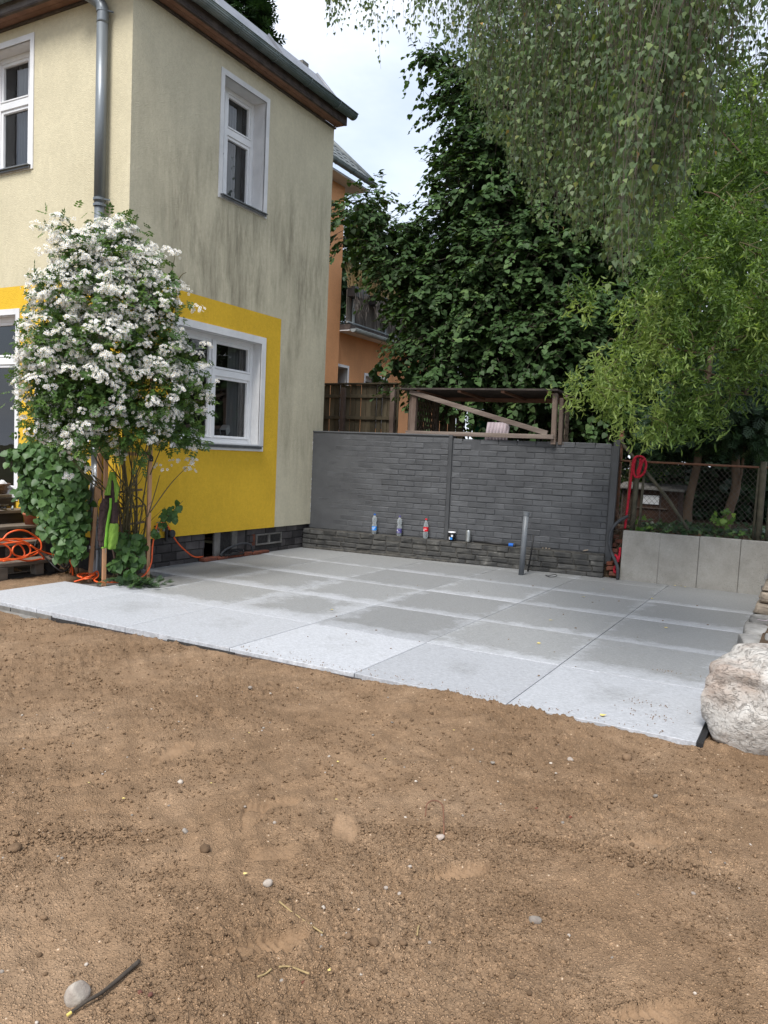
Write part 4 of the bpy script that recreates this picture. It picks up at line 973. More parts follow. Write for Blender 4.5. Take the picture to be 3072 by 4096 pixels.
gutter((XO+.50, 17.37, 4.57), (XO+.50, 21.9, 4.55), (1, 0, 0), .085, oh, 'galvanised')
XR = XO+.31
for z in (4.75, 5.61): MB().tube([(XR, 17.37, z), (XR, 22.26, z)], .03, 8).obj('balcony_rail', 'galvanised', oh)
for y in (17.67, 19.39, 21.07, 22.26): MB().box(XR-.025, XR+.025, y-.025, y+.025, 4.69, 5.645).obj('balcony_post', 'galvanised', oh)
y = 17.39; r0 = random.Random(9)
while y < 22.2:
    w_ = r0.uniform(.045, .08); MB().frame_box((XR-.05+r0.uniform(-.008, .008), y, 4.72), (.014, 0, 0), (0, w_*.9, 0), (0, r0.uniform(-.015, .015), r0.uniform(.74, .88))).obj('reed_slat', 'reed', oh); y += w_
for k in range(6): MB().tube([(XR+.03, 21.3+k*.17, 4.69), (XR+.03, 21.3+k*.17, 5.6)], .011, 5).obj('baluster', 'galvanised', oh)
r_ang = rad(42); ex, ez = -10.67, 8.36
MB().box(-18, -10.72, 15.2, 17.9, 8.14, 8.19).obj('eave_soffit', 'white_reveal', oh)
gutter((ex+.08, 15.2, 8.32), (ex+.08, 17.92, 8.32), (1, 0, 0), .085, oh)
rf2 = MB().frame_box((ex, 15.2, ez-.08), (-3.6*math.cos(r_ang), 0, 3.6*math.sin(r_ang)), (0, 2.68, 0), (0, 0, .07)).obj('roof', 'tile_grey', oh)
for i in range(9):
    for k in range(9):
        c = V3((ex-.34*i*math.cos(r_ang), 15.45+k*.285, ez+.34*i*math.sin(r_ang)+.03)); mb = MB()
        prof = [(-.14, 0), (-.09, .045), (-.025, .058), (.04, .04), (.09, .0), (.145, .006)]
        A_ = [c+V3((0, a, b)) for a, b in prof]; dv = V3((-.38*math.cos(r_ang), 0, .38*math.sin(r_ang)-.025)); B_ = [p+dv for p in A_]
        for q in range(5): mb.quad(A_[q], A_[q+1], B_[q+1], B_[q])
        mb.obj('roof_tile', 'tile_grey', rf2, smooth=True, solid=.015)
MB().tube([(ex+.03, 17.9, ez+.04), (ex-3.4*math.cos(r_ang), 17.9, ez+.09+3.4*math.sin(r_ang))], .07, 8).obj('verge_cap', 'tile_grey', rf2, smooth=True)
# planters with dry grass on the balcony rail
def blades(name, c, n, h, spread, m, parent, kind='stuff', rw_=.004):
    P = np.array(c)+np.c_[RG.normal(0, spread[0], n), RG.normal(0, spread[1], n), np.zeros(n)]
    D = np.c_[RG.normal(0, .28, n), RG.normal(0, .28, n), np.ones(n)]; S = h*RG.uniform(.5, 1.15, n)
    T = [(-.012, 0, 0), (.012, 0, 0), (.008, .5, .03), (-.008, .5, .03), (0, 1, .12)]
    return leaf_mesh(name, P, D, RG.normal(size=(n, 3)), S, T, [(0, 1, 2), (0, 2, 3), (3, 2, 4)], m, parent, kind=kind)
for k, (y, l) in enumerate(((17.57, 'leftmost'), (18.69, 'second'), (19.6, 'third'), (20.65, 'rightmost'))):
    t = thing('planter', (XR+.14, y, 5.36), f'{l} dark planter of dry grass hung on the orange house balcony', 'planter', 'planters on the balcony rail')
    MB().frame_box((XR+.04, y-.31, 5.36), (.24, 0, 0), (0, .62, 0), (0, 0, .27)).obj('trough', 'black_plastic', t, bevel=.012)
    blades('dry_grass', (XR+.15, y, 5.58), 240 if k in (0, 1) else 130, .70 if k != 3 else .4, (.07, .18), 'dry_grass', t)
    n = 150; P = np.c_[np.full(n, XR+.28)+RG.normal(0, .03, n), y+RG.uniform(-.35, .35, n), RG.uniform(5.05, 5.62, n)]
    leaf_mesh('trailing_stems', P, np.c_[RG.normal(0, .2, n), RG.normal(0, .2, n), -np.ones(n)], RG.normal(size=(n, 3)), RG.uniform(.11, .3, n), [(-.04, 0, 0), (.04, 0, 0), (.02, 1, .1), (-.02, 1, .1)], [(0, 1, 2, 3)], 'reed', t, kind='stuff')

# ================================================================== HUT behind the wire fence
hu = thing('rabbit_hutch', (-2.05, 11.1, .56), 'small brown wooden hutch with pale flat roof behind the wire fence', 'hutch')
MB().box(-2.36, -1.62, 11.0, 11.5, .56, 1.05).obj('body', 'hut_brown', hu, bevel=.005)
MB().frame_box((-2.44, 10.92, 1.055), (.90, 0, -.01), (0, .7, .05), (0, 0, .03)).obj('roof', 'concrete_old', hu, bevel=.004)
MB().box(-2.08, -1.86, 10.985, 10.998, .86, .98).obj('white_panel', 'white_reveal', hu)
MB().box(-2.20, -1.75, 10.98, 10.999, .80, .815).obj('ledge', 'wood_grey', hu)
for k in range(3): MB().box(-2.35+.25*k, -2.345+.25*k+.012, 10.985, 10.999, .58, 1.04).obj('corner_batten', 'eave_dark', hu)
# ================================================================== VEGETATION
def blob(px, py, rp, Y, k=(1, 1, 1)):
    c = AY(px, py, Y); d = (c-EYE).dot(CF); r = rp*d/3135; return np.array(c), r*np.array(k, float)
def shell(blobs, n, lo=.6, hi=1.05, w_=None):
    """points in the outer shells of a set of ellipsoids -> positions, outward directions"""
    vol = np.array([np.prod(b[1])**(2/3) for b in blobs]); pr_ = vol/vol.sum(); idx = RG.choice(len(blobs), n, p=pr_)
    C = np.array([b[0] for b in blobs])[idx]; R_ = np.array([b[1] for b in blobs])[idx]
    d = unit(RG.normal(size=(n, 3))); rr_ = (lo**3+(hi**3-lo**3)*RG.random(n))**(1/3)
    lump = .86+.28*RG.random(n)
    return C + d*R_*(rr_*lump)[:, None], d
def sprays(P0, out, nl, length, leaf, droop=.35, upn=.75, side=.8, jitter=.35, srange=(.5, 1.35)):
    """leafy twigs: for each start point nl leaves alternating along a drooping twig"""
    n = len(P0); tw = unit(out*np.array([1, 1, .55]) + np.array([0, 0, -droop]) + RG.normal(0, .38, (n, 3)))
    L_ = length*RG.uniform(.6, 1.3, n); sd = unit(np.cross(tw, np.array([0, 0, 1.])+RG.normal(0, .15, (n, 3))))
    P, D, Nn, S = [], [], [], []; upv = np.array([0, 0, 1.])
    for k in range(nl):
        t = (k+.6)/nl; s = 1 if k % 2 else -1
        p = P0 + tw*(L_*t)[:, None] + np.array([0, 0, -1.])*(L_*t*t*.28)[:, None] + RG.normal(0, .018, (n, 3))
        d = unit(tw*.55 + sd*s*side + np.array([0, 0, -.42]) + RG.normal(0, jitter, (n, 3)))
        nn = upv*upn + out*.55 + RG.normal(0, jitter, (n, 3))
        P.append(p); D.append(d); Nn.append(nn); S.append(leaf*RG.uniform(*srange, n))
    return np.concatenate(P), np.concatenate(D), np.concatenate(Nn), np.concatenate(S), (P0, tw, L_)
def twigs(name, tw3, m, parent, r=.006):
    P0, tw, L_ = tw3; n = len(P0); a = P0 - tw*(L_*.35)[:, None]; b = P0 + tw*(L_*.95)[:, None] + np.array([0, 0, -1.])*(L_*.26)[:, None]; mid = P0 + tw*(L_*.5)[:, None] + np.array([0, 0, -1.])*(L_*.07)[:, None]
    sd = unit(np.cross(tw, np.array([0.2, .1, 1.]))); u2 = np.cross(sd, tw); V = []
    for p, q in ((a, 1.), (mid, .7), (b, .25)):
        for an in (0, 2.1, 4.2): V.append(p + (sd*math.cos(an)+u2*math.sin(an))*r*q)
    V = np.stack(V, 1); F = []
    for s in (0, 3):
        for k in range(3): F.append((s+k, s+(k+1) % 3, s+3+(k+1) % 3, s+3+k))
    FF = (np.array(F)[None]+(np.arange(n)*9)[:, None, None]).reshape(-1, 4)
    o = link(name, np_mesh(name, V.reshape(-1, 3)-np.array(wloc(parent)), FF), m, parent); o['kind'] = 'stuff'; return o
def limb(mb, pts, r0, r1, n=8):
    p = smoothpath(pts, 5); m_ = len(p); mb.tube(p, [r0+(r1-r0)*i/(m_-1) for i in range(m_)], n); return mb
def outside_house(P):
    return ~((P[:, 0] < -6.30) & (P[:, 1] > 5.80) & (P[:, 1] < 9.62))

# ---- large linden behind the wall
lt = thing('linden_tree', (-4.1, 12.9, .56), 'large dark broad-leaved tree rising behind the timber shelter', 'tree')
LB = [blob(*b) for b in [(1960, 430, 190, 12.8), (2040, 640, 220, 12.8), (1950, 860, 235, 12.6), (2120, 1080, 290, 12.6), (1850, 1180, 215, 12.4), (1670, 1080, 140, 12.3), (1470, 900, 125, 12.2), (1600, 985, 110, 12.2),
      (1690, 1270, 95, 12.0), (1980, 1390, 215, 12.0), (1740, 1400, 120, 11.7), (2230, 1400, 215, 12.0), (2320, 1150, 240, 12.6), (2330, 850, 270, 13.2), (2380, 540, 250, 13.4), (2200, 280, 190, 13.2), (1860, 330, 80, 12.6), (1800, 660, 70, 12.4), (1760, 250, 50, 12.6), (1700, 240, 38, 12.6),
      (2150, 1590, 110, 11.7), (2400, 1620, 120, 12.0), (1900, 1560, 90, 11.5), (1500, 1490, 26, 11.2), (1580, 1470, 30, 11.2), (1660, 1500, 50, 11.2), (1770, 1500, 80, 11.4), (1720, 1560, 50, 11.0), (2400, 1350, 180, 12.4)]]
P0, out_ = shell(LB, 4600, .74, 1.06); ok = (P0[:, 2] > .9) & outside_house(P0) & ~((P0[:, 1] < 10.9) & (P0[:, 2] < 2.45)); P0, out_ = P0[ok], out_[ok]
P, D, Nn, S, tw = sprays(P0, out_, 13, .46, .082, .30, 1.0, .8, .24)
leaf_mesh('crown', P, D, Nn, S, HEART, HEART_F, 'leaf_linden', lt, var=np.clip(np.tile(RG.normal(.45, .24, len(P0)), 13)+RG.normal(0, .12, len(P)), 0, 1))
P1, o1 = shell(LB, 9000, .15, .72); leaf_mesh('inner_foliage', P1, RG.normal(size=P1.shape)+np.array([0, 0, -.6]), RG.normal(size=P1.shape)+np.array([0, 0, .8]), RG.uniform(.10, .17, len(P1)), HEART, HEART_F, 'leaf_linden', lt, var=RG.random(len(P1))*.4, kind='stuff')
twigs('twigs', tw, 'bark_dark', lt)
mb = MB(); limb(mb, [(-4.05, 12.9, .3), (-4.0, 12.8, 1.8), (-3.92, 12.7, 3.6), (-4.2, 12.8, 5.4), (-4.6, 12.8, 7.4)], .13, .04); mb.obj('trunk', 'bark', lt, smooth=True)
for pts, r in (([(-4.0, 12.75, 2.8), (-5.0, 12.5, 4.1), (-6.3, 12.2, 4.9), (-7.4, 12.1, 5.3)], .05), ([(-3.95, 12.7, 3.4), (-3.2, 12.8, 4.8), (-2.7, 13, 6.2)], .05), ([(-4.0, 12.8, 2.2), (-4.8, 12.2, 2.7), (-5.8, 11.6, 3.0), (-6.3, 11.3, 2.8)], .03), ([(-4.2, 12.8, 4.6), (-5.4, 12.5, 5.6), (-6.0, 12.4, 6.6)], .04), ([(-4.0, 12.8, 2.5), (-3.2, 12.2, 3.2), (-2.6, 11.9, 3.3)], .035)):
    limb(MB(), pts, r, .012, 7).obj('limb', 'bark_dark', lt, smooth=True)

# ---- background trees filling the gaps
def mass(name, label, blobs, n, leaf, m, base, T=HEART, F=HEART_F, trunk=None, lo=.3, nl=9, length=.55, group=None, cat='tree', droop=.3, trunk_r=.14, bark='bark_dark'):
    t = thing(name, base, label, cat, group)
    P0, o_ = shell(blobs, n, lo, 1.05); ok = outside_house(P0) & (P0[:, 2] > .35); P0, o_ = P0[ok], o_[ok]
    P, D, Nn, S, tw = sprays(P0, o_, nl, length, leaf, droop)
    leaf_mesh('crown' if cat == 'tree' else 'foliage', P, D, Nn, S, T, F, m, t, var=np.clip(np.tile(RG.normal(.5, .24, len(P0)), nl)+RG.normal(0, .12, len(P)), 0, 1))
    if trunk:
        limb(MB(), trunk, trunk_r, trunk_r*.35).obj('trunk', bark, t, smooth=True)
    return t
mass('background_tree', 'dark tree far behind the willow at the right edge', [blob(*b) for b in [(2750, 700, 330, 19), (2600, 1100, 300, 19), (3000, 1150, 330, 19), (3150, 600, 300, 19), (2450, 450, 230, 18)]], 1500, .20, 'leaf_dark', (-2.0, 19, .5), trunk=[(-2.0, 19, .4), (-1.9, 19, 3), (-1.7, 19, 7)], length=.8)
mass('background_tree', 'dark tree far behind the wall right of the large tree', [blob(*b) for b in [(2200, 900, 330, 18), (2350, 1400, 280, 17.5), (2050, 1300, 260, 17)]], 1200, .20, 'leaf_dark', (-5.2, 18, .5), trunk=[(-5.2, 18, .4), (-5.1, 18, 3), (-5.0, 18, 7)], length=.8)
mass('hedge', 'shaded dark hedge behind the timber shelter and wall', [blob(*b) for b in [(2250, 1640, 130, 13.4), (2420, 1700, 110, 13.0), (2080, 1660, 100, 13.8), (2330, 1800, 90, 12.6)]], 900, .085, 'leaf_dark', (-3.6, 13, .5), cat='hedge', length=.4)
mass('bright_shrub', 'sunny bright green shrub glimpsed left of the red rope', [blob(*b) for b in [(2560, 1800, 95, 15), (2650, 1760, 75, 15), (2600, 1900, 100, 14.6), (2700, 1880, 80, 14.8), (2520, 1950, 50, 14.2)]], 420, .075, 'leaf_light', (-2.9, 15, .5), cat='shrub', length=.3)
mass('bright_shrub', 'bright green bush seen through the timber shelter', [blob(*b) for b in [(1915, 1650, 40, 14.5), (1935, 1700, 40, 14.5), (1900, 1600, 30, 14.6)]], 90, .07, 'leaf_light', (-6.2, 14.5, .5), cat='shrub', length=.25)
# conifers
def conifer(name, label, top, base, r, n, leafs, m, bark='bark_dark'):
    t = thing(name, base, label, 'tree'); base, top = np.array(base, float), np.array(top, float); q = RG.random(n)**.8; a = RG.uniform(0, 2*np.pi, n)
    rad_ = r*(1-q)*RG.uniform(.5, 1.05, n)+.05; c = base+(top-base)*q[:, None]
    o_ = np.c_[np.cos(a), np.sin(a), np.full(n, -.25)]; P = c+o_*rad_[:, None]
    leaf_mesh('crown', P, o_+RG.normal(0, .25, (n, 3)), np.array([0, 0, 1.])+RG.normal(0, .3, (n, 3)), leafs*RG.uniform(.6, 1.3, n), FROND, FROND_F, m, t)
    limb(MB(), [tuple(base), tuple(top)], r*.07+.05, .02).obj('trunk', bark, t, smooth=True)
conifer('spruce_tree', 'dark spruce top showing above the cream house roof', tuple(AY(930, -420, 24)), (-20.0, 24, .5), 5.2, 5200, .75, 'leaf_thuja')
conifer('pine_tree', 'pine beyond the balcony of the orange house', tuple(AY(1450, 860, 31)), (-17.3, 31, .5), 4.2, 2600, .8, 'leaf_thuja')
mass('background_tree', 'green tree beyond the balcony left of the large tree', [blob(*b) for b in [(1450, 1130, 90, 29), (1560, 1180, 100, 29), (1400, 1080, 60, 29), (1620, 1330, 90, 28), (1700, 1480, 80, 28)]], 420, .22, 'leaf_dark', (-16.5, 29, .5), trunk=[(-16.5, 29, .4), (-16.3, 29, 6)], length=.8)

# ---- thuja hedge behind the wire fence, with two bare stems
def thuja(name, label, blobs, n, base, stem, r0):
    t = thing(name, base, label, 'tree', 'thujas behind the wire fence')
    P0, o_ = shell(blobs, n, .45, 1.05); ok = P0[:, 2] > .62; P0, o_ = P0[ok], o_[ok]
    D = o_*np.array([1, 1, .3])+np.array([0, 0, -.55])+RG.normal(0, .35, P0.shape)
    leaf_mesh('crown', P0, D, o_+np.array([0, 0, .6])+RG.normal(0, .35, P0.shape), .20*RG.uniform(.6, 1.3, len(P0)), FROND, FROND_F, 'leaf_thuja', t)
    limb(MB(), stem, r0, r0*.6, 10).obj('trunk', 'bark', t, smooth=True)
thuja('thuja_tree', 'thuja with leaning bare stem nearer the red rope', [blob(*b) for b in [(2720, 1700, 115, 11.6), (2660, 1780, 80, 11.3), (2800, 1640, 130, 10.9), (2740, 1720, 60, 10.7), (2900, 1650, 110, 10.8), (2760, 1500, 140, 12.6), (2620, 1700, 70, 12.0)]], 2300, (-1.47, 11, .56), [(-1.47, 11, .5), (-1.49, 11, .9), (-1.42, 11.02, 1.4), (-1.42, 11.1, 1.9), (-1.36, 11.2, 3.0)], .062)
thuja('thuja_tree', 'thuja with crooked bare stem nearer the right fence post', [blob(*b) for b in [(2990, 1640, 150, 10.8), (3060, 1720, 90, 10.7), (2980, 1600, 190, 11.9), (3080, 1400, 200, 12.3), (2900, 1450, 160, 12.4), (3050, 1800, 120, 11.8), (2860, 1750, 60, 12.3)]], 2700, (-1.0, 11, .56), [(-1.03, 11, .5), (-.99, 11, .85), (-.93, 11.02, 1.15), (-.96, 11.05, 1.5), (-.93, 11.1, 2.0), (-.9, 11.2, 3.0)], .066)
t = thing('bare_sapling', (-.86, 11, .56), 'thin pale bare stem beside the crooked thuja trunk', 'sapling'); limb(MB(), [(-.93, 11, 1.05), (-.88, 10.98, 1.3), (-.86, 10.98, 1.7), (-.82, 11, 2.2)], .018, .014, 7).obj('shoot', 'bark', t, smooth=True)
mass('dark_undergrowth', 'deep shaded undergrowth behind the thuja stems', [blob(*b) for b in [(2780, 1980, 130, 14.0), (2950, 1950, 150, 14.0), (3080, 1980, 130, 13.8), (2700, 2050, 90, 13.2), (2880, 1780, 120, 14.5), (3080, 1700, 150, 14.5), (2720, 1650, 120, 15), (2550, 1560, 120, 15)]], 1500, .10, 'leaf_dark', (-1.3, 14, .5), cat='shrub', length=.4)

# ---- ivy and litter on the bank above the panels
iv = thing('ivy', (-1.2, 9.9, .58), 'ivy and leaf litter covering the bank above the concrete panels', 'ivy')
n = 1500; x_ = RG.uniform(-2.0, 1.2, n); y_ = RG.uniform(9.66, 11.0, n); z_ = .565+.05*RG.random(n)+np.clip((10.0-np.abs(y_-9.8))*0, 0, 1)+.09*(vnoise(x_*4, y_*4, 5) > .55)*RG.random(n)
leaf_mesh('leaves', np.c_[x_, y_, z_], RG.normal(size=(n, 3))*np.array([1, 1, .35])+np.array([0, -.25, 0]), np.array([0, -.45, 1.])+RG.normal(0, .35, (n, 3)), RG.uniform(.035, .075, n), IVY, IVY_F, 'leaf_ivy', iv, kind='stuff')
n = 500; leaf_mesh('leaf_litter', np.c_[RG.uniform(-2, 1.2, n), RG.uniform(9.66, 11, n), .57+.02*RG.random(n)], RG.normal(size=(n, 3))*np.array([1, 1, .2]), np.array([0, 0, 1.])+RG.normal(0, .4, (n, 3)), RG.uniform(.03, .07, n), BIRCH, BIRCH_F, 'dry_grass' if False else 'clod', iv, kind='stuff')
for k, (bx_, by_, l) in enumerate(((2900, 2080, 'middle of the wire fence'), (2560, 2115, 'fence post with the red rope'))):
    c = AY(bx_, by_, 9.8); t = thing('maple_seedling', (c.x, c.y, .57), f'fresh green seedling growing beside the {l}', 'seedling')
    n = 26; P = np.array(c)+RG.normal(0, 1, (n, 3))*np.array([.06, .04, .06]); leaf_mesh('leaves', P, RG.normal(size=(n, 3))+np.array([0, -.4, -.3]), np.array([0, -.8, .8])+RG.normal(0, .3, (n, 3)), RG.uniform(.05, .085, n), IVY, IVY_F, 'leaf_light', t, kind='stuff')
    limb(MB(), [(c.x, c.y, .56), tuple(c)], .004, .002, 5).obj('stem', 'cane', t)
# tangle of thin twigs by the old post
tg = thing('bare_twigs', (-2.15, 9.7, .4), 'tangle of thin bare twigs beside the steel end post', 'twigs'); mb = MB(); rt = random.Random(3)
for k in range(16):
    p = V3((-2.13+rt.uniform(-.05, .12), 9.68+rt.uniform(-.03, .06), .50+rt.uniform(-.15, .15))); pts = [p]
    for q in range(5): p = p+V3((rt.uniform(-.06, .10), rt.uniform(-.03, .03), rt.uniform(-.03, .12))); pts.append(p)
    mb.tube(smoothpath(pts, 3), .0022, 4)
mb.obj('twigs', 'twig_birch', tg)['kind'] = 'stuff'

# ---- corkscrew willow on the right
wt = thing('corkscrew_willow', (.9, 9.2, 0.1), 'light green corkscrew willow hanging over the wire fence at right', 'tree')
WBl = [blob(*b) for b in [(2760, 980, 250, 9.0), (2960, 760, 260, 9.3), (3080, 1050, 260, 9.0), (2640, 1290, 170, 8.8), (2850, 1330, 210, 8.8), (3060, 1330, 140, 8.6), (2470, 1440, 105, 8.6), (2385, 1500, 75, 8.6), (2330, 1525, 45, 8.6), (2560, 1560, 110, 8.6), (2760, 1600, 130, 8.8), (2480, 1650, 55, 8.7), (2660, 1700, 80, 8.8), (2900, 1640, 60, 8.8), (2480, 1300, 75, 8.7), (2380, 1120, 50, 8.8), (2930, 480, 230, 9.5), (3100, 420, 200, 9.5), (3000, 1180, 150, 8.5)]]
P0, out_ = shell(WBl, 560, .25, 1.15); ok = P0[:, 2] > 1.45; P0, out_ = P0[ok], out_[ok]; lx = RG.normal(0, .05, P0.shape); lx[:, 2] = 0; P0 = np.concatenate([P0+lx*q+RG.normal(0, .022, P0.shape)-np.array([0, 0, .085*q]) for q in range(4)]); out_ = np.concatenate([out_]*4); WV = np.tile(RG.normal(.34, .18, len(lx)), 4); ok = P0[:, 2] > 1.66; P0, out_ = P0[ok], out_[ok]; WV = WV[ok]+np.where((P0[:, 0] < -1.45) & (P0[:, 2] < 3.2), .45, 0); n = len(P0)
for vi, (cv, tws) in enumerate(((1.7, .5), (-1.5, -.6), (2.6, 1.0), (.6, 2.0))):
    P, D, Nn, S = [], [], [], []
    for k in range(3):
        p = P0+RG.normal(0, .035, (n, 3))+np.array([0, 0, -.035])*k; P.append(p)
        D.append(unit(np.c_[RG.normal(0, .55, n), RG.normal(0, .55, n), -np.ones(n)*RG.uniform(.1, 1.2, n)]+out_*.25)); Nn.append(RG.normal(size=(n, 3))+np.array([0, -.3, .3])); S.append(RG.uniform(.065, .125, n))
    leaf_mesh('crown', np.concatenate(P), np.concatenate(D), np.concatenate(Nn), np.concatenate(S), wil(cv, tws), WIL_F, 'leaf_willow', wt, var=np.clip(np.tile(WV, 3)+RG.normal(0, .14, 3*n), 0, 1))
rt = random.Random(21)
def curly(a, b, r0, r1, amp, k=14):
    a, b = V3(a), V3(b); pts = []
    for i in range(k+1):
        t = i/k; pts.append(a+(b-a)*t+V3((amp*math.sin(t*17+a.x*5), amp*.7*math.cos(t*13+a.z*3), amp*.8*math.sin(t*21+2))))
    m_ = len(pts); pts = smoothpath(pts, 3); return MB().tube(pts, [r0+(r1-r0)*i/(len(pts)-1) for i in range(len(pts))], 7)
curly((.9, 9.2, 0), (.55, 9.2, 3.2), .12, .09, .03).obj('trunk', 'bark', wt, smooth=True)
for a, b, r in (((.55, 9.2, 3.0), AY(2600, 840, 9.0), .035), ((.6, 9.2, 2.6), AY(2560, 1340, 8.8), .03), ((.6, 9.2, 2.8), AY(2760, 1100, 8.8), .03), ((.55, 9.2, 3.2), AY(2850, 500, 9.3), .04), ((.6, 9.2, 2.4), AY(2520, 1370, 8.7), .022), ((.6, 9.2, 3.2), AY(2800, 760, 9.0), .03), ((.6, 9.2, 2.2), AY(2700, 1480, 8.7), .022)):
    curly(a, b, r, .006, .05).obj('limb', 'bark', wt, smooth=True)
mb = MB()
for i in range(240):
    p = V3(P0[rt.randrange(len(P0))]); mb.tube(smoothpath([p+V3((rt.uniform(-.2, .3), rt.uniform(-.1, .1), rt.uniform(0, .25))), p+V3((rt.uniform(-.1, .1), 0, .08)), p, p+V3((rt.uniform(-.06, .06), 0, -.08))], 3), .0035, 3, cap=False)
mb.obj('twigs', 'cane', wt)['kind'] = 'stuff'

# ---- weeping birch overhead
bt = thing('weeping_birch', (3.6, 4.6, -.1), 'grey green weeping birch hanging into view from above right', 'tree')
ENVX = [1300, 1340, 1400, 1480, 1530, 1580, 1650, 1750, 1800, 1860, 1930, 2000, 2080, 2150, 2220, 2300, 2380, 2440, 2500, 2560, 2620, 2680, 2760, 2850, 2950, 3072, 3200]
ENVY = [30, 170, 60, 250, 390, 270, 180, 150, 280, 370, 540, 660, 780, 900, 980, 1000, 1000, 1080, 1180, 1100, 980, 880, 800, 720, 650, 620, 600]
DEPX = [1300, 1700, 2000, 2300, 2500, 2700, 3200]; DEPD = [6.6, 6.4, 6.0, 5.0, 3.9, 4.2, 4.6]
P, D, Nn, S = [], [], [], []; mb = MB(); rt = random.Random(44); cat = []
NS = 980; tops = []
CL = [((rt.uniform(1310, 3250) if rt.random() < .45 else rt.uniform(1850, 2760)), rt.uniform(.82, 1.25)) for _ in range(105)]
for i in range(NS):
    cl_ = rt.choice(CL); px = cl_[0]+rt.gauss(0, 24)
    if px < 1850 and rt.random() < .42: continue
    if px > 2750 and rt.random() < .15: continue
    ey = np.interp(px, ENVX, ENVY)*(1-abs(rt.gauss(0, .36))) if rt.random() < .8 else np.interp(px, ENVX, ENVY)*rt.uniform(.2, 1)
    dep = np.interp(px, DEPX, DEPD)*cl_[1]*rt.uniform(.95, 1.05)
    d = _ray(px, ey-rt.uniform(0, 30)); bot = EYE+d*(dep/d.dot(CF))
    ztop = max(EYE.z+dep*.62+rt.uniform(.2, .6), bot.z+.35); L_ = ztop-bot.z
    dx, dy = rt.gauss(.05, .07), rt.gauss(0, .07); ph = rt.uniform(0, 6.3); pts = []
    nseg = max(4, int(L_/.14))
    for k in range(nseg+1):
        t = k/nseg; pts.append(V3((bot.x+dx*L_*t*t*2+.02*math.sin(t*9+ph), bot.y+dy*L_*t*t*2+.02*math.cos(t*7+ph), bot.z+L_*t)))
    mb.tube(pts, [.0008+.0011*k/nseg for k in range(nseg+1)], 3, cap=False)
    tops.append(pts[-1]); dens = rt.uniform(.65, 1.15); nl = int(L_/.025*dens)
    for k in range(nl):
        t = rt.random(); q = t*nseg; i0 = min(nseg-1, int(q)); p = pts[i0].lerp(pts[i0+1], q-i0)
        a = rt.uniform(0, 6.283); o_ = V3((math.cos(a), math.sin(a), 0)); st = rt.uniform(.006, .055)
        P.append(p+o_*st+V3((0, 0, -st*.5))); D.append(o_*rt.uniform(.05, .9)+V3((0, 0, -1))); Nn.append(o_+V3((rt.gauss(0, .5), rt.gauss(0, .5), rt.uniform(.0, .7)))); S.append(rt.uniform(.020, .044))
    for k in range(int(L_*1.6)):
        q = rt.random()*nseg; i0 = min(nseg-1, int(q)); cat.append(pts[i0].lerp(pts[i0+1], q-i0)+V3((rt.uniform(-.02, .02), rt.uniform(-.02, .02), 0)))
mb.obj('hanging_twigs', 'twig_birch', bt)['kind'] = 'stuff'
P, D, Nn, S = (np.array(a, float).reshape(-1, 3) if k < 3 else np.array(a) for k, a in enumerate((P, D, Nn, S)))
leaf_mesh('crown', P, D, Nn, S, BIRCH, BIRCH_F, 'leaf_birch', bt, var=np.clip(RG.normal(.42, .24, len(P)), 0, .97) + (RG.random(len(P)) > .998)*.6)
mb = MB()
for c in cat: mb.tube([c, c+V3((0, 0, -.012)), c+V3((.001, 0, -.026))], [.0028, .0034, .0014], 5)
mb.obj('catkins', 'leaf_light', bt)['kind'] = 'stuff'
limb(MB(), [(3.6, 4.6, -.1), (3.5, 4.7, 2.5), (3.1, 4.9, 5.2), (2.4, 5.1, 7.0)], .20, .09, 12).obj('trunk', 'bark_birch', bt, smooth=True)
for pts, r in (([(3.2, 4.9, 4.6), (1.6, 5.2, 6.0), (-.2, 5.4, 6.2), (-2.0, 5.6, 5.8)], .07), ([(3.0, 4.9, 5.3), (1.2, 4.6, 5.9), (-.6, 4.4, 5.6), (-1.6, 4.3, 5.0)], .06), ([(2.4, 5.1, 7.0), (.2, 5.8, 7.2), (-2.4, 6.3, 6.6), (-4.2, 6.4, 6.0)], .07), ([(3.2, 4.8, 4.2), (2.0, 4.3, 4.9), (.6, 4.0, 4.9), (-.6, 3.7, 4.6)], .05)):
    limb(MB(), pts, r, .012, 7).obj('limb', 'bark_dark', bt, smooth=True)

# ---- rambling rose at the house corner
rose = thing('rambling_rose', (-6.18, 5.62, -.02), 'white flowering rambling rose climbing the house corner', 'rose bush')
rs = np.random.default_rng(77)
def D8(px, py, d=8.0): v = _ray(px, py).normalized(); return np.array(EYE+v*d)
# outline of the bush as (px, py, radius px, distance)
RB = [(430, 1010, 95, 8.0), (330, 1050, 90, 7.9), (540, 1090, 95, 8.0), (250, 1190, 95, 7.8), (400, 1210, 130, 7.8), (570, 1240, 110, 7.9), (230, 1370, 115, 7.7), (420, 1400, 140, 7.7), (620, 1370, 100, 7.9), (200, 1540, 105, 7.7), (380, 1570, 140, 7.7), (570, 1560, 135, 7.8), (720, 1470, 85, 8.0), (330, 1700, 105, 7.7), (520, 1710, 110, 7.8), (690, 1690, 85, 8.0), (170, 1670, 70, 7.7), (240, 940, 42, 7.9), (490, 930, 42, 8.0), (780, 1600, 50, 8.05), (760, 1740, 45, 8.05), (140, 1440, 50, 7.75), (650, 1170, 60, 8.0)]
RBl = [(D8(a, b, d), np.array([r*d/3135]*3)*np.array([1, 1, 1.0])) for a, b, r, d in RB]
def keep(P): return outside_house(P-np.array([.06, -.06, 0]))
P0, o_ = shell(RBl, 2300, .25, 1.0); ok = keep(P0); P0, o_ = P0[ok], o_[ok]; n = len(P0)
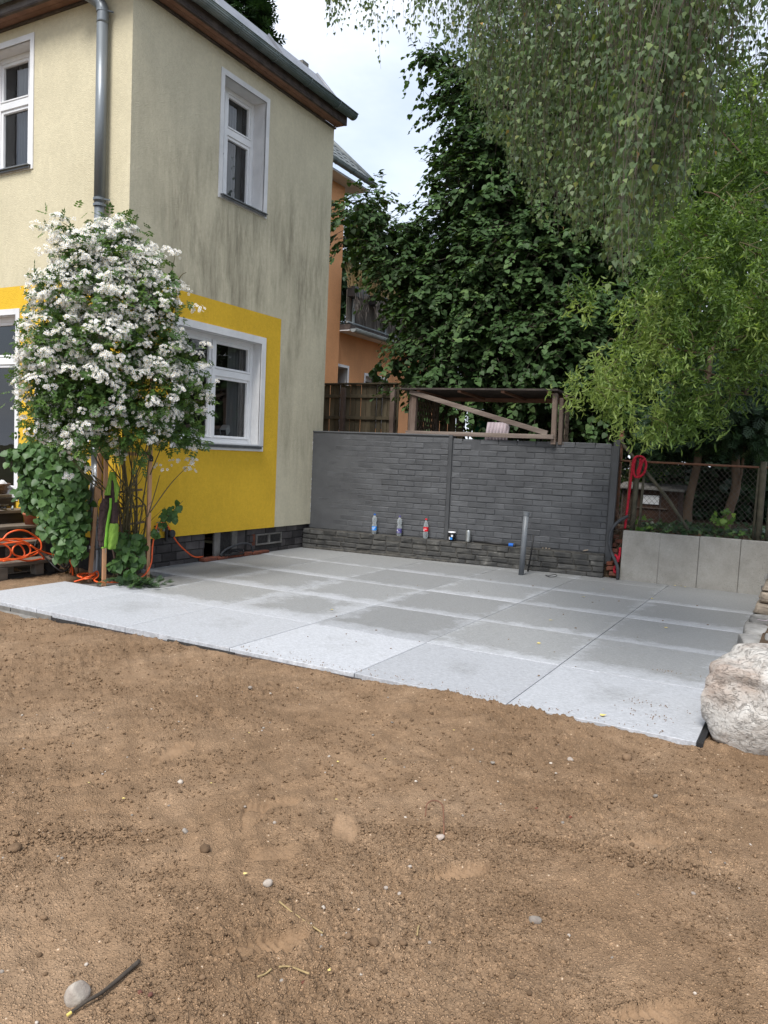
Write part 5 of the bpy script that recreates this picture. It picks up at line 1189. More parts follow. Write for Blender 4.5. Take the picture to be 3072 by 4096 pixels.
P = np.concatenate([P0+RG.normal(0, .05, P0.shape) for _ in range(3)]); oo = np.concatenate([o_]*3)
leaf_mesh('leaves', P, oo*.7+np.array([0, 0, -.25])+RG.normal(0, .55, P.shape), np.array([0, -.2, .8])+oo*.6+RG.normal(0, .4, P.shape), RG.uniform(.075, .135, len(P)), PINN, PINN_F, 'leaf_rose', rose, var=np.clip(RG.normal(.45, .25, len(P)), 0, 1), kind='stuff')
# blossom trusses
trus = []
C0_, o0 = shell(RBl, 2300, .90, 1.10)
camd = np.array([-CF.x, -CF.y, .15]); ok = keep(C0_) & ((o0@camd) > -.35); C0_, o0 = C0_[ok], o0[ok]
sel = []
for i in range(len(C0_)):                       # denser above, sparser and more separate below
    z = C0_[i][2]; pr_ = .95 if z > 2.5 else (.70 if z > 1.95 else .28)
    if rs.random() < pr_: sel.append(i)
C0_, o0 = C0_[sel], o0[sel]
for px, py, d in ((150, 905, 7.9), (235, 870, 7.9), (280, 885, 7.9), (265, 955, 7.9), (480, 880, 8.1), (405, 890, 8.0), (520, 890, 8.1), (540, 960, 8.1), (860, 1530, 8.1), (840, 1590, 8.1), (810, 1460, 8.1), (700, 1020, 8.1), (745, 1160, 8.2), (70, 1640, 7.7), (95, 1420, 7.7), (100, 1540, 7.7), (130, 1120, 7.8), (180, 1010, 7.8), (640, 1870, 8.0), (765, 1845, 8.1), (760, 1880, 8.1), (360, 1880, 7.8), (265, 1820, 7.8), (230, 1780, 7.8), (272, 1905, 7.8), (790, 1240, 8.1), (825, 1380, 8.1), (660, 1000, 8.1), (700, 1850, 8.0)):
    C0_ = np.vstack([C0_, D8(px, py, d)]); o0 = np.vstack([o0, camd])
FP, FN = [], []
for c, o in zip(C0_, o0):
    k = rs.integers(8, 24); rr_ = rs.uniform(.045, .095); dirn = unit(o*.6+camd*.5+np.array([0, 0, .5]))
    for q in range(k):
        v = unit(rs.normal(size=3)); v = v if v@dirn > -.2 else -v
        FP.append(c+v*rr_*np.array([1, 1, .7])*rs.uniform(.55, 1.05)); FN.append(unit(v*.8+dirn*.6+rs.normal(0, .25, 3)))
FP, FN = np.array(FP), np.array(FN); n = len(FP)
def flower():
    v = [(0, 0, .0)]; f = []
    for k in range(5):
        a = 2*math.pi*k/5; b = len(v)
        for da, r, z in ((-.42, .62, .10), (-.40, .95, .16), (0, 1.02, .12), (.40, .95, .16), (.42, .62, .10)): v.append((math.cos(a+da)*r, math.sin(a+da)*r, z))
        f += [(0, b, b+1), (0, b+1, b+2), (0, b+2, b+3), (0, b+3, b+4)]
    return v, f
FL, FLF = flower()
tang = unit(np.cross(FN, RG.normal(size=(n, 3))))
fs = RG.uniform(.0125, .0180, n)
leaf_mesh('blossoms', FP, tang, FN, fs, FL, FLF, 'petal', rose, var=np.clip(RG.normal(.6, .25, n), 0, 1), kind='stuff')
hexa = [(0, 0, .24)]+[(.27*math.cos(a), .27*math.sin(a), .20) for a in np.linspace(0, 2*np.pi, 6)[:-1]]
leaf_mesh('stamens', FP, tang, FN, fs, hexa, [(0, 1, 2), (0, 2, 3), (0, 3, 4), (0, 4, 5), (0, 5, 1)], 'stamen', rose, kind='stuff')
# buds
nb_ = 900; bi = RG.integers(0, n, nb_); bp = FP[bi]+FN[bi]*.02+RG.normal(0, .014, (nb_, 3))
leaf_mesh('buds', bp, FN[bi], RG.normal(size=(nb_, 3)), RG.uniform(.007, .012, nb_), [(-.35, 0, 0), (.35, 0, 0), (0, 1, 0), (0, .2, .35), (0, .2, -.35)], [(0, 1, 2), (3, 4, 2)], 'leaf_light', rose, kind='stuff')
# canes
rt = random.Random(8); base = V3((-6.20, 5.86, -.03)); base = V3((-6.13, 5.70, -.03))
for i in range(26):
    tgt = V3(C0_[rt.randrange(len(C0_))]); b0 = base+V3((rt.uniform(-.07, .07), rt.uniform(-.06, .06), 0)); mid = b0.lerp(tgt, .45)+V3((rt.uniform(-.1, .1), rt.uniform(-.1, .1), .25)); q1 = b0+V3((rt.uniform(-.10, .12), rt.uniform(-.1, .1), rt.uniform(.4, .8)))
    limb(MB(), [b0, q1, mid, tgt], rt.uniform(.006, .013), .003, 6).obj('cane', 'cane', rose, smooth=True)
for i in range(30):
    b0 = base+V3((rt.uniform(-.1, .1), rt.uniform(-.1, .08), rt.uniform(.3, .9))); mb = MB(); p = b0; pts = [p]
    d = V3((rt.uniform(-1, 1), rt.uniform(-1, .3), rt.uniform(.2, 1.2))).normalized()
    for q in range(4): d = (d+V3((rt.uniform(-.5, .5), rt.uniform(-.5, .5), rt.uniform(-.2, .4)))).normalized(); p = p+d*.12; pts.append(p)
    limb(mb, pts, .004, .0015, 5).obj('side_shoot', 'cane', rose, smooth=True)
for px0, py0, px1, py1 in ((600, 2050, 745, 1870), (690, 1160, 745, 1090), (590, 2070, 640, 1900), (600, 1900, 660, 1760), (300, 990, 250, 890), (480, 980, 490, 890)):
    limb(MB(), [tuple(D8(px0, py0, 8.0)), tuple((D8(px0, py0, 8.0)+D8(px1, py1, 8.05))/2+np.array([.02, 0, .05])), tuple(D8(px1, py1, 8.05))], .006, .003, 6).obj('cane', 'cane', rose, smooth=True)

# ---- leafy climber left of the rose, and ground plants at its foot
def climber(name, label, blobs, n, leaf, base, m='leaf_climber', cat='climber', stem=True):
    t = thing(name, base, label, cat)
    P0, o_ = shell(blobs, n, .35, 1.05); ok = keep(P0) & (P0[:, 2] > .0); P0, o_ = P0[ok], o_[ok]
    face = np.array([.35, -.75, .0])
    leaf_mesh('leaves', P0, np.array([.0, -.15, -.8])+RG.normal(0, .45, P0.shape), face+np.array([0, 0, .55])+o_*.3+RG.normal(0, .32, P0.shape), leaf*RG.uniform(.55, 1.25, len(P0)), HEART, HEART_F, m, t, var=np.clip(RG.normal(.5, .25, len(P0)), 0, 1), kind='stuff')
    if stem:
        for k in range(9):
            q = V3(P0[rt.randrange(len(P0))]); b0 = V3(base)+V3((rt.uniform(-.1, .1), rt.uniform(-.05, .05), 0)); limb(MB(), [b0, b0.lerp(q, .5)+V3((0, 0, .1)), q], .007, .003, 5).obj('stem', 'cane', t, smooth=True)
    return t
CB = [(D8(a, b, d), np.array([r*d/3135]*3)*np.array([1, .7, 1.])) for a, b, r, d in [(160, 1830, 85, 8.75), (230, 1850, 100, 8.6), (110, 1830, 50, 8.8), (60, 1830, 40, 8.7), (170, 1930, 100, 8.7), (250, 1990, 110, 8.5), (130, 1990, 60, 8.8), (290, 2080, 70, 8.45), (220, 2080, 70, 8.5), (300, 1900, 60, 8.45), (295, 2180, 55, 8.35), (260, 2150, 55, 8.4), (240, 2210, 30, 8.4)]]
climber('climbing_hydrangea', 'round-leaved green climber covering the wall left of the rose', CB, 2700, .073, (-6.85, 5.6, -.03))
CB2 = [(D8(a, b, d), np.array([r*d/3135]*3)) for a, b, r, d in [(500, 2160, 32, 8.25), (540, 2170, 36, 8.25), (500, 2220, 34, 8.2), (470, 2255, 22, 8.15), (545, 2240, 26, 8.2), (520, 2290, 18, 8.1), (560, 2160, 22, 8.25)]]
climber('ground_plant', 'broad-leaved green plant at the foot of the rose trellis', CB2, 190, .075, (-6.15, 5.62, -.03), cat='plant')
CB3 = [(D8(a, b, d), np.array([r*d/3135]*3)) for a, b, r, d in [(680, 2055, 28, 8.35), (700, 2030, 22, 8.4), (660, 2080, 18, 8.35), (650, 2095, 12, 8.35), (720, 2010, 10, 8.42), (632, 2140, 14, 8.3), (615, 2120, 14, 8.3)]]
t = climber('rose_shoot', 'green leafy shoot against the yellow wall above the tap', CB3, 62, .06, (-6.25, 6.2, .1), cat='shoot', stem=False)
limb(MB(), [(-6.2, 6.1, .3), tuple(D8(660, 2080, 8.35)), tuple(D8(732, 2003, 8.42))], .004, .002, 5).obj('stem', 'cane', t)
n = 160; P = np.array([D8(540, 2290, 8.0)])+RG.normal(0, 1, (n, 3))*np.array([.16, .10, .015]); P[:, 2] = .0+.05*RG.random(n)
t = thing('weeds', (-6.02, 5.6, -.03), 'small ferny weeds at the edge of the bed below the trellis', 'weeds'); leaf_mesh('leaves', P, RG.normal(size=(n, 3))*np.array([1, 1, .3])+np.array([0, 0, .25]), np.array([0, 0, 1.])+RG.normal(0, .4, (n, 3)), RG.uniform(.06, .12, n), FROND, FROND_F, 'leaf_ivy', t, kind='stuff')
# ================================================================== ROSE TRELLIS, STEPS AND SMALL THINGS
tr = thing('rose_trellis', (-6.1, 5.6, -.03), 'square trellis of new wood posts with black brackets holding the rose', 'trellis')
p1, p2, p0, p3 = (-6.09, 5.38), (-5.93, 5.80), (-6.40, 5.50), (-6.24, 5.92)
def tpost(p, z0, z1, q=None, m='wood_new'):
    q = q or p; return MB().bar((p[0], p[1], z0), (q[0], q[1], z1), .036, .036, (.4, .9, 0)).obj('post', m, tr, bevel=.002)
tpost(p1, -.06, 2.75); tpost(p2, -.06, 2.75); tpost((-6.42, 5.49), -.06, .92, (-6.35, 5.50)); tpost((-6.345, 5.52), .80, 2.6, (-6.33, 5.52))
for z in (1.265, 2.30):
    MB().bar((p1[0], p1[1]-.0, z), (p2[0], p2[1], z), .022, .032).obj('crossbar', 'wood_new', tr, bevel=.002)
    MB().bar((p1[0], p1[1], z), (-6.335, 5.52, z), .022, .032).obj('crossbar', 'wood_new', tr, bevel=.002)
dv = (V3((p2[0], p2[1], 0))-V3((p1[0], p1[1], 0))).normalized(); nv = V3((dv.y, -dv.x, 0))
for (p, s) in ((p1, 1), (p2, -1)):
    c = V3((p[0], p[1], 1.265))+nv*.020; u = dv*s; Z = V3((0, 0, 1))
    poly = [c-u*.022-Z*.07, c+u*.022-Z*.07, c+u*.022-Z*.01, c+u*.055-Z*-.0, c+u*.085+Z*.0, c+u*.085+Z*.028, c+u*.03+Z*.028, c-u*.022-Z*.022]
    br = MB().prism(poly, nv*.008).obj('corner_bracket', 'black_plastic', tr)
    for q in (c-Z*.05, c+u*.065+Z*.014): MB().lathe([(.004, .008), (.004, .012)], q, 8, nv, True).obj('screw', 'brass_grey', br)
MB().bar((-6.405, 5.473, .285), (-6.402, 5.473, .315), .022, .004, (0, 1, 0)).obj('price_sticker', 'print_white', tr)
# small fan trellis inside
ft2 = thing('fan_trellis', (-6.2, 5.7, -.03), 'old thin wooden ladder trellis leaning behind the jacket', 'trellis')
for a, b in (((-6.25, 5.62, 1.05), (-5.98, 5.60, -.03)), ((-6.12, 5.80, 1.10), (-6.05, 5.78, -.03)), ((-6.42, 5.60, .95), (-6.12, 5.60, -.03))): MB().bar(a, b, .018, .010, (0, 1, 0)).obj('upright', 'wood_grey', ft2)
for k in range(5): MB().bar((-6.26+.045*k, 5.60, .86-.165*k), (-6.08+.02*k, 5.85, .90-.165*k), .010, .022, (0, 0, 1)).obj('rung', 'wood_grey', ft2)

# jacket hung on the left trellis post
jk = thing('fleece_jacket', (-6.03, 5.34, .35), 'brown and lime green fleece jacket hanging from the rose trellis', 'jacket')
Rr = V3((CR.x, CR.y, 0)).normalized(); Fv = V3((-CF.x, -CF.y, 0)).normalized(); JC = AY(446, 1887, 5.33); K = .000776
def J(a, b, dpt=0.): return JC + Rr*((a-320)*K) + V3((0, 0, -(b-455)*K)) + Fv*dpt
def panel(name, m, left, right, dep, fold=0., nf=3, n=22, mm=14, par=jk, th=.012):
    la = sorted(left, key=lambda p: p[1]); ra = sorted(right, key=lambda p: p[1]); b0 = max(la[0][1], ra[0][1]); b1 = min(la[-1][1], ra[-1][1]); vs = []
    for i in range(n+1):
        b = b0+(b1-b0)*i/n; xl = np.interp(b, [p[1] for p in la], [p[0] for p in la]); xr = np.interp(b, [p[1] for p in ra], [p[0] for p in ra])
        for k in range(mm+1):
            t = k/mm; a = xl+(xr-xl)*t; bulge = math.sin(math.pi*t)**.6*dep; fo = fold*math.sin(t*nf*6.28+i*.13)*min(1, i/n*1.5+.25)
            vs.append(J(a, b, bulge+fo+.004*math.sin(i*.9+k)))
    mb = MB().add(vs, [(i*(mm+1)+k, (i+1)*(mm+1)+k, (i+1)*(mm+1)+k+1, i*(mm+1)+k+1) for i in range(n) for k in range(mm)])
    return mb.obj(name, m, par, smooth=True, solid=th)
panel('back_lining', 'fleece_brown', [(300, 480), (250, 760), (200, 1000), (195, 1380)], [(345, 480), (385, 800), (400, 1000), (405, 1380)], .0, .004)
panel('front_panel', 'fleece_brown', [(238, 740), (190, 920), (180, 1150), (172, 1300), (195, 1395)], [(330, 790), (330, 900), (300, 1050), (285, 1250), (272, 1395)], .055, .009, 2.2)
panel('upper_side_panel', 'fleece_brown', [(338, 560), (330, 700), (332, 900), (318, 1120)], [(352, 560), (380, 760), (398, 950), (412, 1105)], .035, .006, 1.5)
panel('lower_side_panel', 'fleece_green', [(330, 1095), (312, 1120), (300, 1300), (292, 1415)], [(405, 1092), (415, 1110), (410, 1300), (386, 1435)], .050, .008, 1.6)
panel('collar', 'fleece_green', [(312, 455), (292, 560), (275, 640), (240, 745)], [(345, 455), (340, 560), (330, 680), (332, 790)], .045, .007, 3.5)
panel('collar_lapel', 'fleece_green', [(345, 460), (350, 560), (365, 660), (382, 830)], [(352, 460), (385, 560), (420, 655), (392, 830)], .03, .004, 1.)
panel('zip_edge', 'zip_green', [(328, 780), (325, 900), (292, 1080), (272, 1300), (270, 1400)], [(346, 780), (342, 900), (312, 1080), (298, 1300), (296, 1400)], .062, 0, 1, 24, 4)
panel('hem', 'fleece_green', [(198, 1385), (230, 1408)], [(272, 1392), (272, 1412)], .058, 0, 1, 4, 8)
panel('chest_flap', 'fleece_brown', [(205, 830), (182, 930)], [(326, 850), (300, 965)], .066, .003, 1, 8, 10)
panel('pocket', 'fleece_brown', [(183, 1155), (176, 1320)], [(272, 1170), (268, 1340)], .064, .004, 1, 8, 10)
MB().tube([J(291, 1400, .06), J(289, 1465, .05)], .0025, 6).obj('zip_pull', 'brass_grey', jk)
MB().tube(smoothpath([J(310, 470, .01), J(300, 450, -.01), J(320, 440, -.02)], 4), .004, 6).obj('hanging_loop', 'fleece_green', jk)

# wooden steps along the left facade
st = thing('wooden_steps', (-7.5, 5.2, -.05), 'dark weathered wooden steps leading up to the left door', 'steps')
TREADS = [(-6.96, .125, 5.62), (-7.24, .29, 5.66), (-7.50, .43, 5.80), (-7.76, .575, 5.80), (-8.10, .725, 5.82)]
for k, (x, z, ye) in enumerate(TREADS):
    d_ = .27 if k < 4 else 1.2
    for q in range(2 if k < 4 else 6):
        wd = d_/(2 if k < 4 else 6); MB().frame_box((x-wd*(q+1)+.004, 3.7, z-.034), (wd-.008, 0, 0), (0, ye-3.7+rb.uniform(-.01, .01), 0), (0, 0, .034)).obj('tread_board', 'wood_step', st, bevel=.005)
    if k: MB().box(x-.07, x-.045, 3.7, ye-.06, z-.17, z-.036).obj('riser', 'wood_step_dark', st)
MB().box(-8.12, -8.085, 3.7, 5.83, .59, .69).obj('deck_fascia', 'wood_step_dark', st, bevel=.004)
for x, y, z in ((-7.0, 4.90, .09), (-7.06, 5.36, .09), (-7.0, 4.3, .09), (-7.32, 5.2, .25), (-7.32, 5.58, .25), (-7.58, 5.3, .40), (-7.58, 5.7, .40)): MB().box(x-.045, x+.045, y-.05, y+.05, -.12, z).obj('support_post', 'wood_step', st, bevel=.005)
for x0_, x1_, y in ((-8.1, -7.0, 5.55), (-8.1, -7.0, 4.6)): MB().bar((x0_, y, .52), (x1_, y, -.02), .05, .12).obj('stringer', 'wood_step_dark', st)
MB().box(-7.9, -6.98, 4.6, 5.75, -.12, -.03).obj('kerb_board', 'wood_step_dark', st)

# pots, basket, bits on the steps
def pot(name, label, c, ax, s, tilt=None):
    t = thing(name, c, label, 'flowerpot'); c = V3(c)
    MB().lathe([(.0, .004), (.048*s, .004), (.050*s, 0), (.066*s, .095*s), (.074*s, .096*s), (.076*s, .125*s), (.069*s, .126*s), (.062*s, .06*s), (.0, .05*s)], c, 24, ax).obj('pot', 'terracotta', t, smooth=True); return t
c = onp = AX(117, 2102, -7.55); tpt = pot('flowerpot', 'upright terracotta pot with tools standing on a wooden step', (-7.56, c.y+.02, .432), (0, 0, 1), 1.05)
for k, (dx, dy, h) in enumerate(((-.02, -.03, .07), (.0, -.01, .10), (.02, .035, .09))): MB().bar((-7.56, c.y+.02+dy*.5, .50), (-7.56+dx, c.y+.02+dy*1.3, .57+h*.5), .010 if k else .016, .005).obj('tool_handle', 'black_plastic' if k != 2 else 'galvanised', tpt)
c = AX(125, 2030, -7.85); p_ = pot('flowerpot', 'terracotta pot tipped on its side on the upper wooden step', (-7.86, c.y-.02, .602), (.55, .35, .75), 1.0)
MB().frame_box((-7.83, c.y-.01, .67), (.05, .02, .02), (-.01, .05, 0), (0, 0, .008)).obj('potsherd', 'zinc_sill', p_)
bk = thing('wicker_basket', (-8.35, 5.62, .727), 'brown wicker basket holding white cloth on the top step', 'basket')
bc = V3((-8.36, 5.64, .727))
for k in range(8):
    z = .008+.0145*k; r_ = .19+.035*(k/7); pts = []
    for q in range(48):
        a = 2*math.pi*q/48; wv = .007*math.sin(a*12+(math.pi if k % 2 else 0)); pts.append(bc+V3(((r_+wv)*1.0*math.cos(a), (r_+wv)*1.25*math.sin(a), z)))
    MB().tube(pts, .0085, 6, closed=True).obj('wicker_strand', 'wicker', bk, smooth=True)
for q in range(24):
    a = 2*math.pi*(q+.5)/24; MB().tube([bc+V3((.185*math.cos(a), .231*math.sin(a), 0)), bc+V3((.225*math.cos(a), .281*math.sin(a), .118))], .006, 5).obj('stake', 'wicker', bk)
MB().lathe([(.0, .0), (.2, .0), (.2, .01), (0, .01)], bc, 24).obj('base', 'wicker', bk)
mb = MB(); n = 14; vs = []
for i in range(n+1):
    for k in range(n+1):
        u, v = i/n*2-1, k/n*2-1; vs.append(bc+V3((u*.17, v*.22, .09+.05*math.sin(u*4+v*3)*math.cos(v*5)+.02*math.sin(u*11))))
mb.add(vs, [(i*(n+1)+k, i*(n+1)+k+1, (i+1)*(n+1)+k+1, (i+1)*(n+1)+k) for i in range(n) for k in range(n)]); tag(mb.obj('white_cloth', 'cloth_white', smooth=True, solid=.006), 'crumpled white cloth lying in the wicker basket', 'cloth')
tag(MB().frame_box((-8.26, 5.70, .80), (.02, .11, .05), (-.05, .01, .02), (0, .01, .012)).obj('hand_trowel', 'zinc_sill', bevel=.003), 'dark metal tool blade resting on the wicker basket rim', 'trowel')
rt = random.Random(5)
def coil(name, label, c, r, n, m, rad_, cat='cable', turns=3, zz=.02, sy=1.):
    pts = []
    for k in range(n*turns+1):
        a = 2*math.pi*k/n; f = 1+.22*math.sin(k*.61)+.12*math.sin(k*1.3); pts.append(V3(c)+V3((math.cos(a)*r*f*.7, math.sin(a)*r*f*sy, zz*(1+math.sin(k*.9))*.8+rad_)))
    return tag(MB().tube(smoothpath(pts, 3), rad_, 6).obj(name, m, smooth=True), label, cat)
coil('black_cable', 'tangled black cable lying on the upper wooden step', (-7.86, 5.40, .578), .13, 11, 'black_plastic', .008, turns=3, zz=.03)
for k, (dy, s) in enumerate(((0, .018), (.035, .014), (-.03, .015))):
    o = link('step_pebble', rockmesh('step_pebble', 40+k, 2, .1, .8, 2), 'pebble'); o.location = (-7.80, 5.74+dy, .575+s*.7); o.scale = (s, s*1.2, s); tag(o, 'small pale pebble beside the tipped pot on the step', 'pebble', 'pebbles on the step')
bx_ = tag(MB().lathe([(.014, 0), (.014, .03), (.008, .034), (.008, .045)], (-7.80, 5.60, .577), 12, (0, 0, 1), True).obj('small_jar', 'galvanised', smooth=True), 'tiny grey jar standing on the upper wooden step', 'jar')

# orange cable: coil on the steps, run to the ground, piece by the trellis
def cz(a, b, X): return AX(a/3.16, 1700+b/3.16, X)
oc = thing('orange_cable', (-7.0, 5.2, .13), 'orange extension cable piled in loops on the lowest step', 'cable')
paths = [[(-250, 1500), (-100, 1480), (20, 1455), (100, 1372), (220, 1330), (340, 1345), (460, 1420), (515, 1480), (520, 1560), (470, 1620), (380, 1660), (250, 1690), (100, 1712), (-80, 1720)],
         [(520, 1440), (420, 1436), (300, 1442), (150, 1440), (0, 1468), (-160, 1490)],
         [(-120, 1470), (0, 1500), (80, 1525), (135, 1580), (128, 1650), (60, 1690), (-80, 1700)],
         [(320, 1502), (240, 1502), (175, 1540), (158, 1600), (200, 1648), (290, 1665), (360, 1640), (385, 1580), (350, 1515), (260, 1480), (120, 1490), (-60, 1520)],
         [(-120, 1430), (0, 1442), (150, 1446), (300, 1472), (420, 1540), (520, 1640), (556, 1690), (505, 1732), (360, 1722), (150, 1692), (-80, 1712)],
         [(-100, 1450), (60, 1462), (210, 1490), (290, 1560), (310, 1640), (240, 1690), (120, 1705), (-60, 1698)],
         [(490, 1590), (400, 1620), (300, 1660), (160, 1700), (40, 1722)],
         [(380, 1520), (480, 1576), (600, 1622), (760, 1665), (850, 1712), (890, 1790), (893, 1860), (868, 1905)],
         [(750, 1500), (800, 1590), (850, 1660), (905, 1740), (925, 1910)], [(868, 1500), (872, 1600), (880, 1700), (915, 1800), (918, 1900)]]
for i, pth in enumerate(paths):
    X = -6.93-.03*(i % 3) if i < 7 else (-6.90 if i == 7 else -6.75)
    pts = [cz(a, b, X+.02*math.sin(k*1.9+i)) for k, (a, b) in enumerate(pth)]
    if i < 7: pts = [V3((p.x, p.y, max(p.z, .135))) for p in pts]
    MB().tube(smoothpath(pts, 6), .0085, 7).obj('cable_run', 'orange_cable', oc, smooth=True)
oh_ = thing('orange_hose', (-6.1, 5.5, 0), 'orange hose running from the trellis foot up to the tap', 'hose')
pts = [V3((-6.36, 5.25, -.02)), V3((-6.30, 5.38, .02)), V3((-6.33, 5.50, .06)), V3((-6.27, 5.47, .02)), V3((-6.20, 5.36, .0)), V3((-6.08, 5.325, .0)), V3((-5.95, 5.42, .004)), V3((-5.90, 5.58, .012)), V3((-5.89, 5.72, .05)), V3((-5.885, 5.80, .16)), V3((-5.90, 5.83, .33)), V3((-5.99, 5.95, .47)), V3((-6.18, 6.18, .515)), V3((-6.28, 6.30, .44))]
MB().tube(smoothpath(pts, 8), .0085, 8).obj('hose_run', 'orange_cable', oh_, smooth=True)
for k in range(3):
    pts = [V3((-6.36+.05*math.cos(a*1.0+k)*1.6, 5.40+.09*math.sin(a+k*.7)+.02*k, .0+.035*abs(math.sin(a*.5+k)))) for a in np.linspace(0, 5.2, 9)]
    MB().tube(smoothpath(pts, 5), .0085, 7).obj('hose_loop', 'orange_cable', oh_, smooth=True)
pts = [V3((-6.29, 6.30, .50)), V3((-6.27, 6.36, .515)), V3((-6.27, 6.43, .46)), V3((-6.28, 6.56, .30)), V3((-6.30, 6.72, .18)), V3((-6.33, 6.90, .085)), V3((-6.38, 7.08, .055)), V3((-6.46, 7.22, .05))]
tag(MB().tube(smoothpath(pts, 6), .0085, 8).obj('orange_hose', 'orange_cable', smooth=True), 'orange hose leading from the tap into the cellar window', 'hose')
# black cables
def cabl(pts, r, name, label, m='black_plastic', cat='cable'): return tag(MB().tube(smoothpath([V3(p) for p in pts], 6), r, 7).obj(name, m, smooth=True), label, cat)
cabl([cz(440, 1530, -7.0), cz(470, 1460, -7.05), cz(560, 1440, -7.1), cz(700, 1490, -7.0), cz(800, 1580, -6.9), cz(870, 1700, -6.85), cz(880, 1790, -6.8), cz(800, 1850, -6.8), cz(700, 1800, -6.85), cz(600, 1700, -6.95), cz(520, 1640, -7.0)], .009, 'black_cable', 'black cable looping off the end of the lowest step')
cabl([cz(520, 1460, -7.1), cz(640, 1470, -7.05), cz(760, 1520, -6.95), cz(860, 1600, -6.85), cz(870, 1740, -6.8), cz(820, 1800, -6.8), cz(740, 1740, -6.85), cz(620, 1650, -6.9)], .009, 'black_cable', 'second black cable hanging between the steps and the climber')
ce = lambda a, b, X: AX(560+a/2.37, 2050+b/2.37, X)
cabl([ce(760, 410, -6.34), ce(800, 360, -6.33), ce(880, 320, -6.33), ce(980, 292, -6.33), ce(1050, 310, -6.33), ce(1072, 385, -6.33)], .014, 'rubber_hose', 'dark hose arching beside the cellar window and vent', 'rubber_hose', 'hose')
cabl([ce(770, 412, -6.32), ce(830, 380, -6.34), ce(900, 350, -6.36), ce(970, 355, -6.34), ce(975, 385, -6.31), ce(900, 395, -6.30), ce(830, 400, -6.32), ce(860, 365, -6.36), ce(940, 372, -6.32), ce(880, 392, -6.30), ce(800, 408, -6.31)], .011, 'black_cable', 'black cable coiled on the brick threshold by the cellar window')

# bottles, cup, can on the footing
def bottle(name, label, s, prof, cap_m, lab_m, lab, z0=.278, band=None):
    c = W(s, .068, z0); t = thing(name, c, label, 'bottle'); MB().lathe(prof, c, 24).obj('body', 'plastic_clear', t, smooth=True)
    top = prof[-1][1]; MB().lathe([(.0155, 0), (.0155, .018), (.0, .018)], c+V3((0, 0, top)), 14, (0, 0, 1), True).obj('cap', cap_m, t)
    r0, h0, h1 = lab; lb = MB().lathe([(r0, h0), (r0, h1)], c, 24).obj('label', lab_m, t, smooth=True)
    for k, (z, a0, a1, hh) in enumerate(band or []):
        mb = MB(); n = 8; vs = []
        for q in range(n+1):
            a = a0+(a1-a0)*q/n; d = WN*math.cos(a)+WD*math.sin(a); vs += [c+d*(r0+.0008)+V3((0, 0, z)), c+d*(r0+.0008)+V3((0, 0, z+hh))]
        mb.add(vs, [(2*q, 2*q+2, 2*q+3, 2*q+1) for q in range(n)]); mb.obj('label_print', 'print_white', lb)
HG = [(r*.84, h*.87) for r, h in [(.0, .006), (.030, .0), (.039, .012), (.040, .10), (.041, .125), (.036, .15), (.030, .168), (.032, .185), (.039, .21), (.040, .235), (.034, .26), (.020, .282), (.014, .29), (.014, .298)]]
bottle('water_bottle', 'clear plastic bottle with bright blue label, left on the footing', 1.075, HG, 'blue_plastic', 'label_blue', (.0352, .052, .105), band=[(.080, -.7, .6, .008), (.066, -.5, .3, .005), (.092, .5, .9, .006)])
bottle('water_bottle', 'clear plastic bottle with violet label, middle of the three bottles', 1.45, HG, 'label_violet', 'label_violet', (.0352, .042, .105), band=[(.075, -.8, -.1, .012), (.058, -.6, .6, .004)])
CK = [(r*.88, h*.9) for r, h in [(.0, .008), (.026, .0), (.036, .014), (.038, .07), (.037, .10), (.0385, .12), (.0385, .17), (.034, .20), (.024, .235), (.015, .26), (.0135, .268), (.0135, .276)]]
bottle('cola_bottle', 'clear plastic bottle with red cap and red label', 1.835, CK, 'label_red', 'label_red', (.0345, .097, .155), band=[(.106, -.8, -.2, .012), (.126, -.6, .7, .005)])
c = W(2.205, .068, .276); t = thing('yoghurt_tub', c, 'small black and blue tub with white rim on the footing', 'tub')
MB().lathe([(.0, .0), (.036, .0), (.044, .110), (.044, .112)], c, 24).obj('tub', 'black_plastic', t, smooth=True); MB().lathe([(.044, .108), (.050, .109), (.050, .122), (.042, .122), (.040, .09), (0, .09)], c, 24).obj('rim', 'print_white', t, smooth=True)
for (a0, a1, z0, z1, m) in ((-.6, .5, .02, .05, 'label_blue'), (-.9, -.3, .02, .055, 'print_white'), (.1, .7, .058, .085, 'print_white')):
    mb = MB(); n = 8; vs = []
    for q in range(n+1):
        a = a0+(a1-a0)*q/n; d = WN*math.cos(a)+WD*math.sin(a)
        for z in (z0, z1): vs.append(c+d*(.0372+.008*z/.11)+V3((0, 0, z)))
    mb.add(vs, [(2*q, 2*q+2, 2*q+3, 2*q+1) for q in range(n)]); mb.obj('printed_patch', m, t)
MB().bar(c+V3((-.03, 0, .08)), c+V3((-.052, 0, .155)), .003, .003).obj('spoon', 'aluminium', t)
c = W(2.43, .068, .277); t = thing('drink_can', c, 'tall silver drink can standing on the footing beside the tub', 'can')
MB().lathe([(.0, .004), (.022, .0), (.0325, .012), (.033, .018), (.033, .135), (.031, .146), (.0265, .156), (.0265, .159), (.024, .155), (0, .154)], c, 24).obj('body', 'aluminium', t, smooth=True)
MB().bar(c+V3((-.008, 0, .157)), c+V3((.01, .004, .157)), .012, .002).obj('pull_tab', 'aluminium', t)
t = thing('black_pipe', W(2.8, .07, .28), 'black pipe with blue end fitting lying along the footing', 'pipe')
MB().tube([W(2.50, .085, .296), W(3.00, .05, .294)], .0125, 10).obj('pipe', 'black_plastic', t, smooth=True)
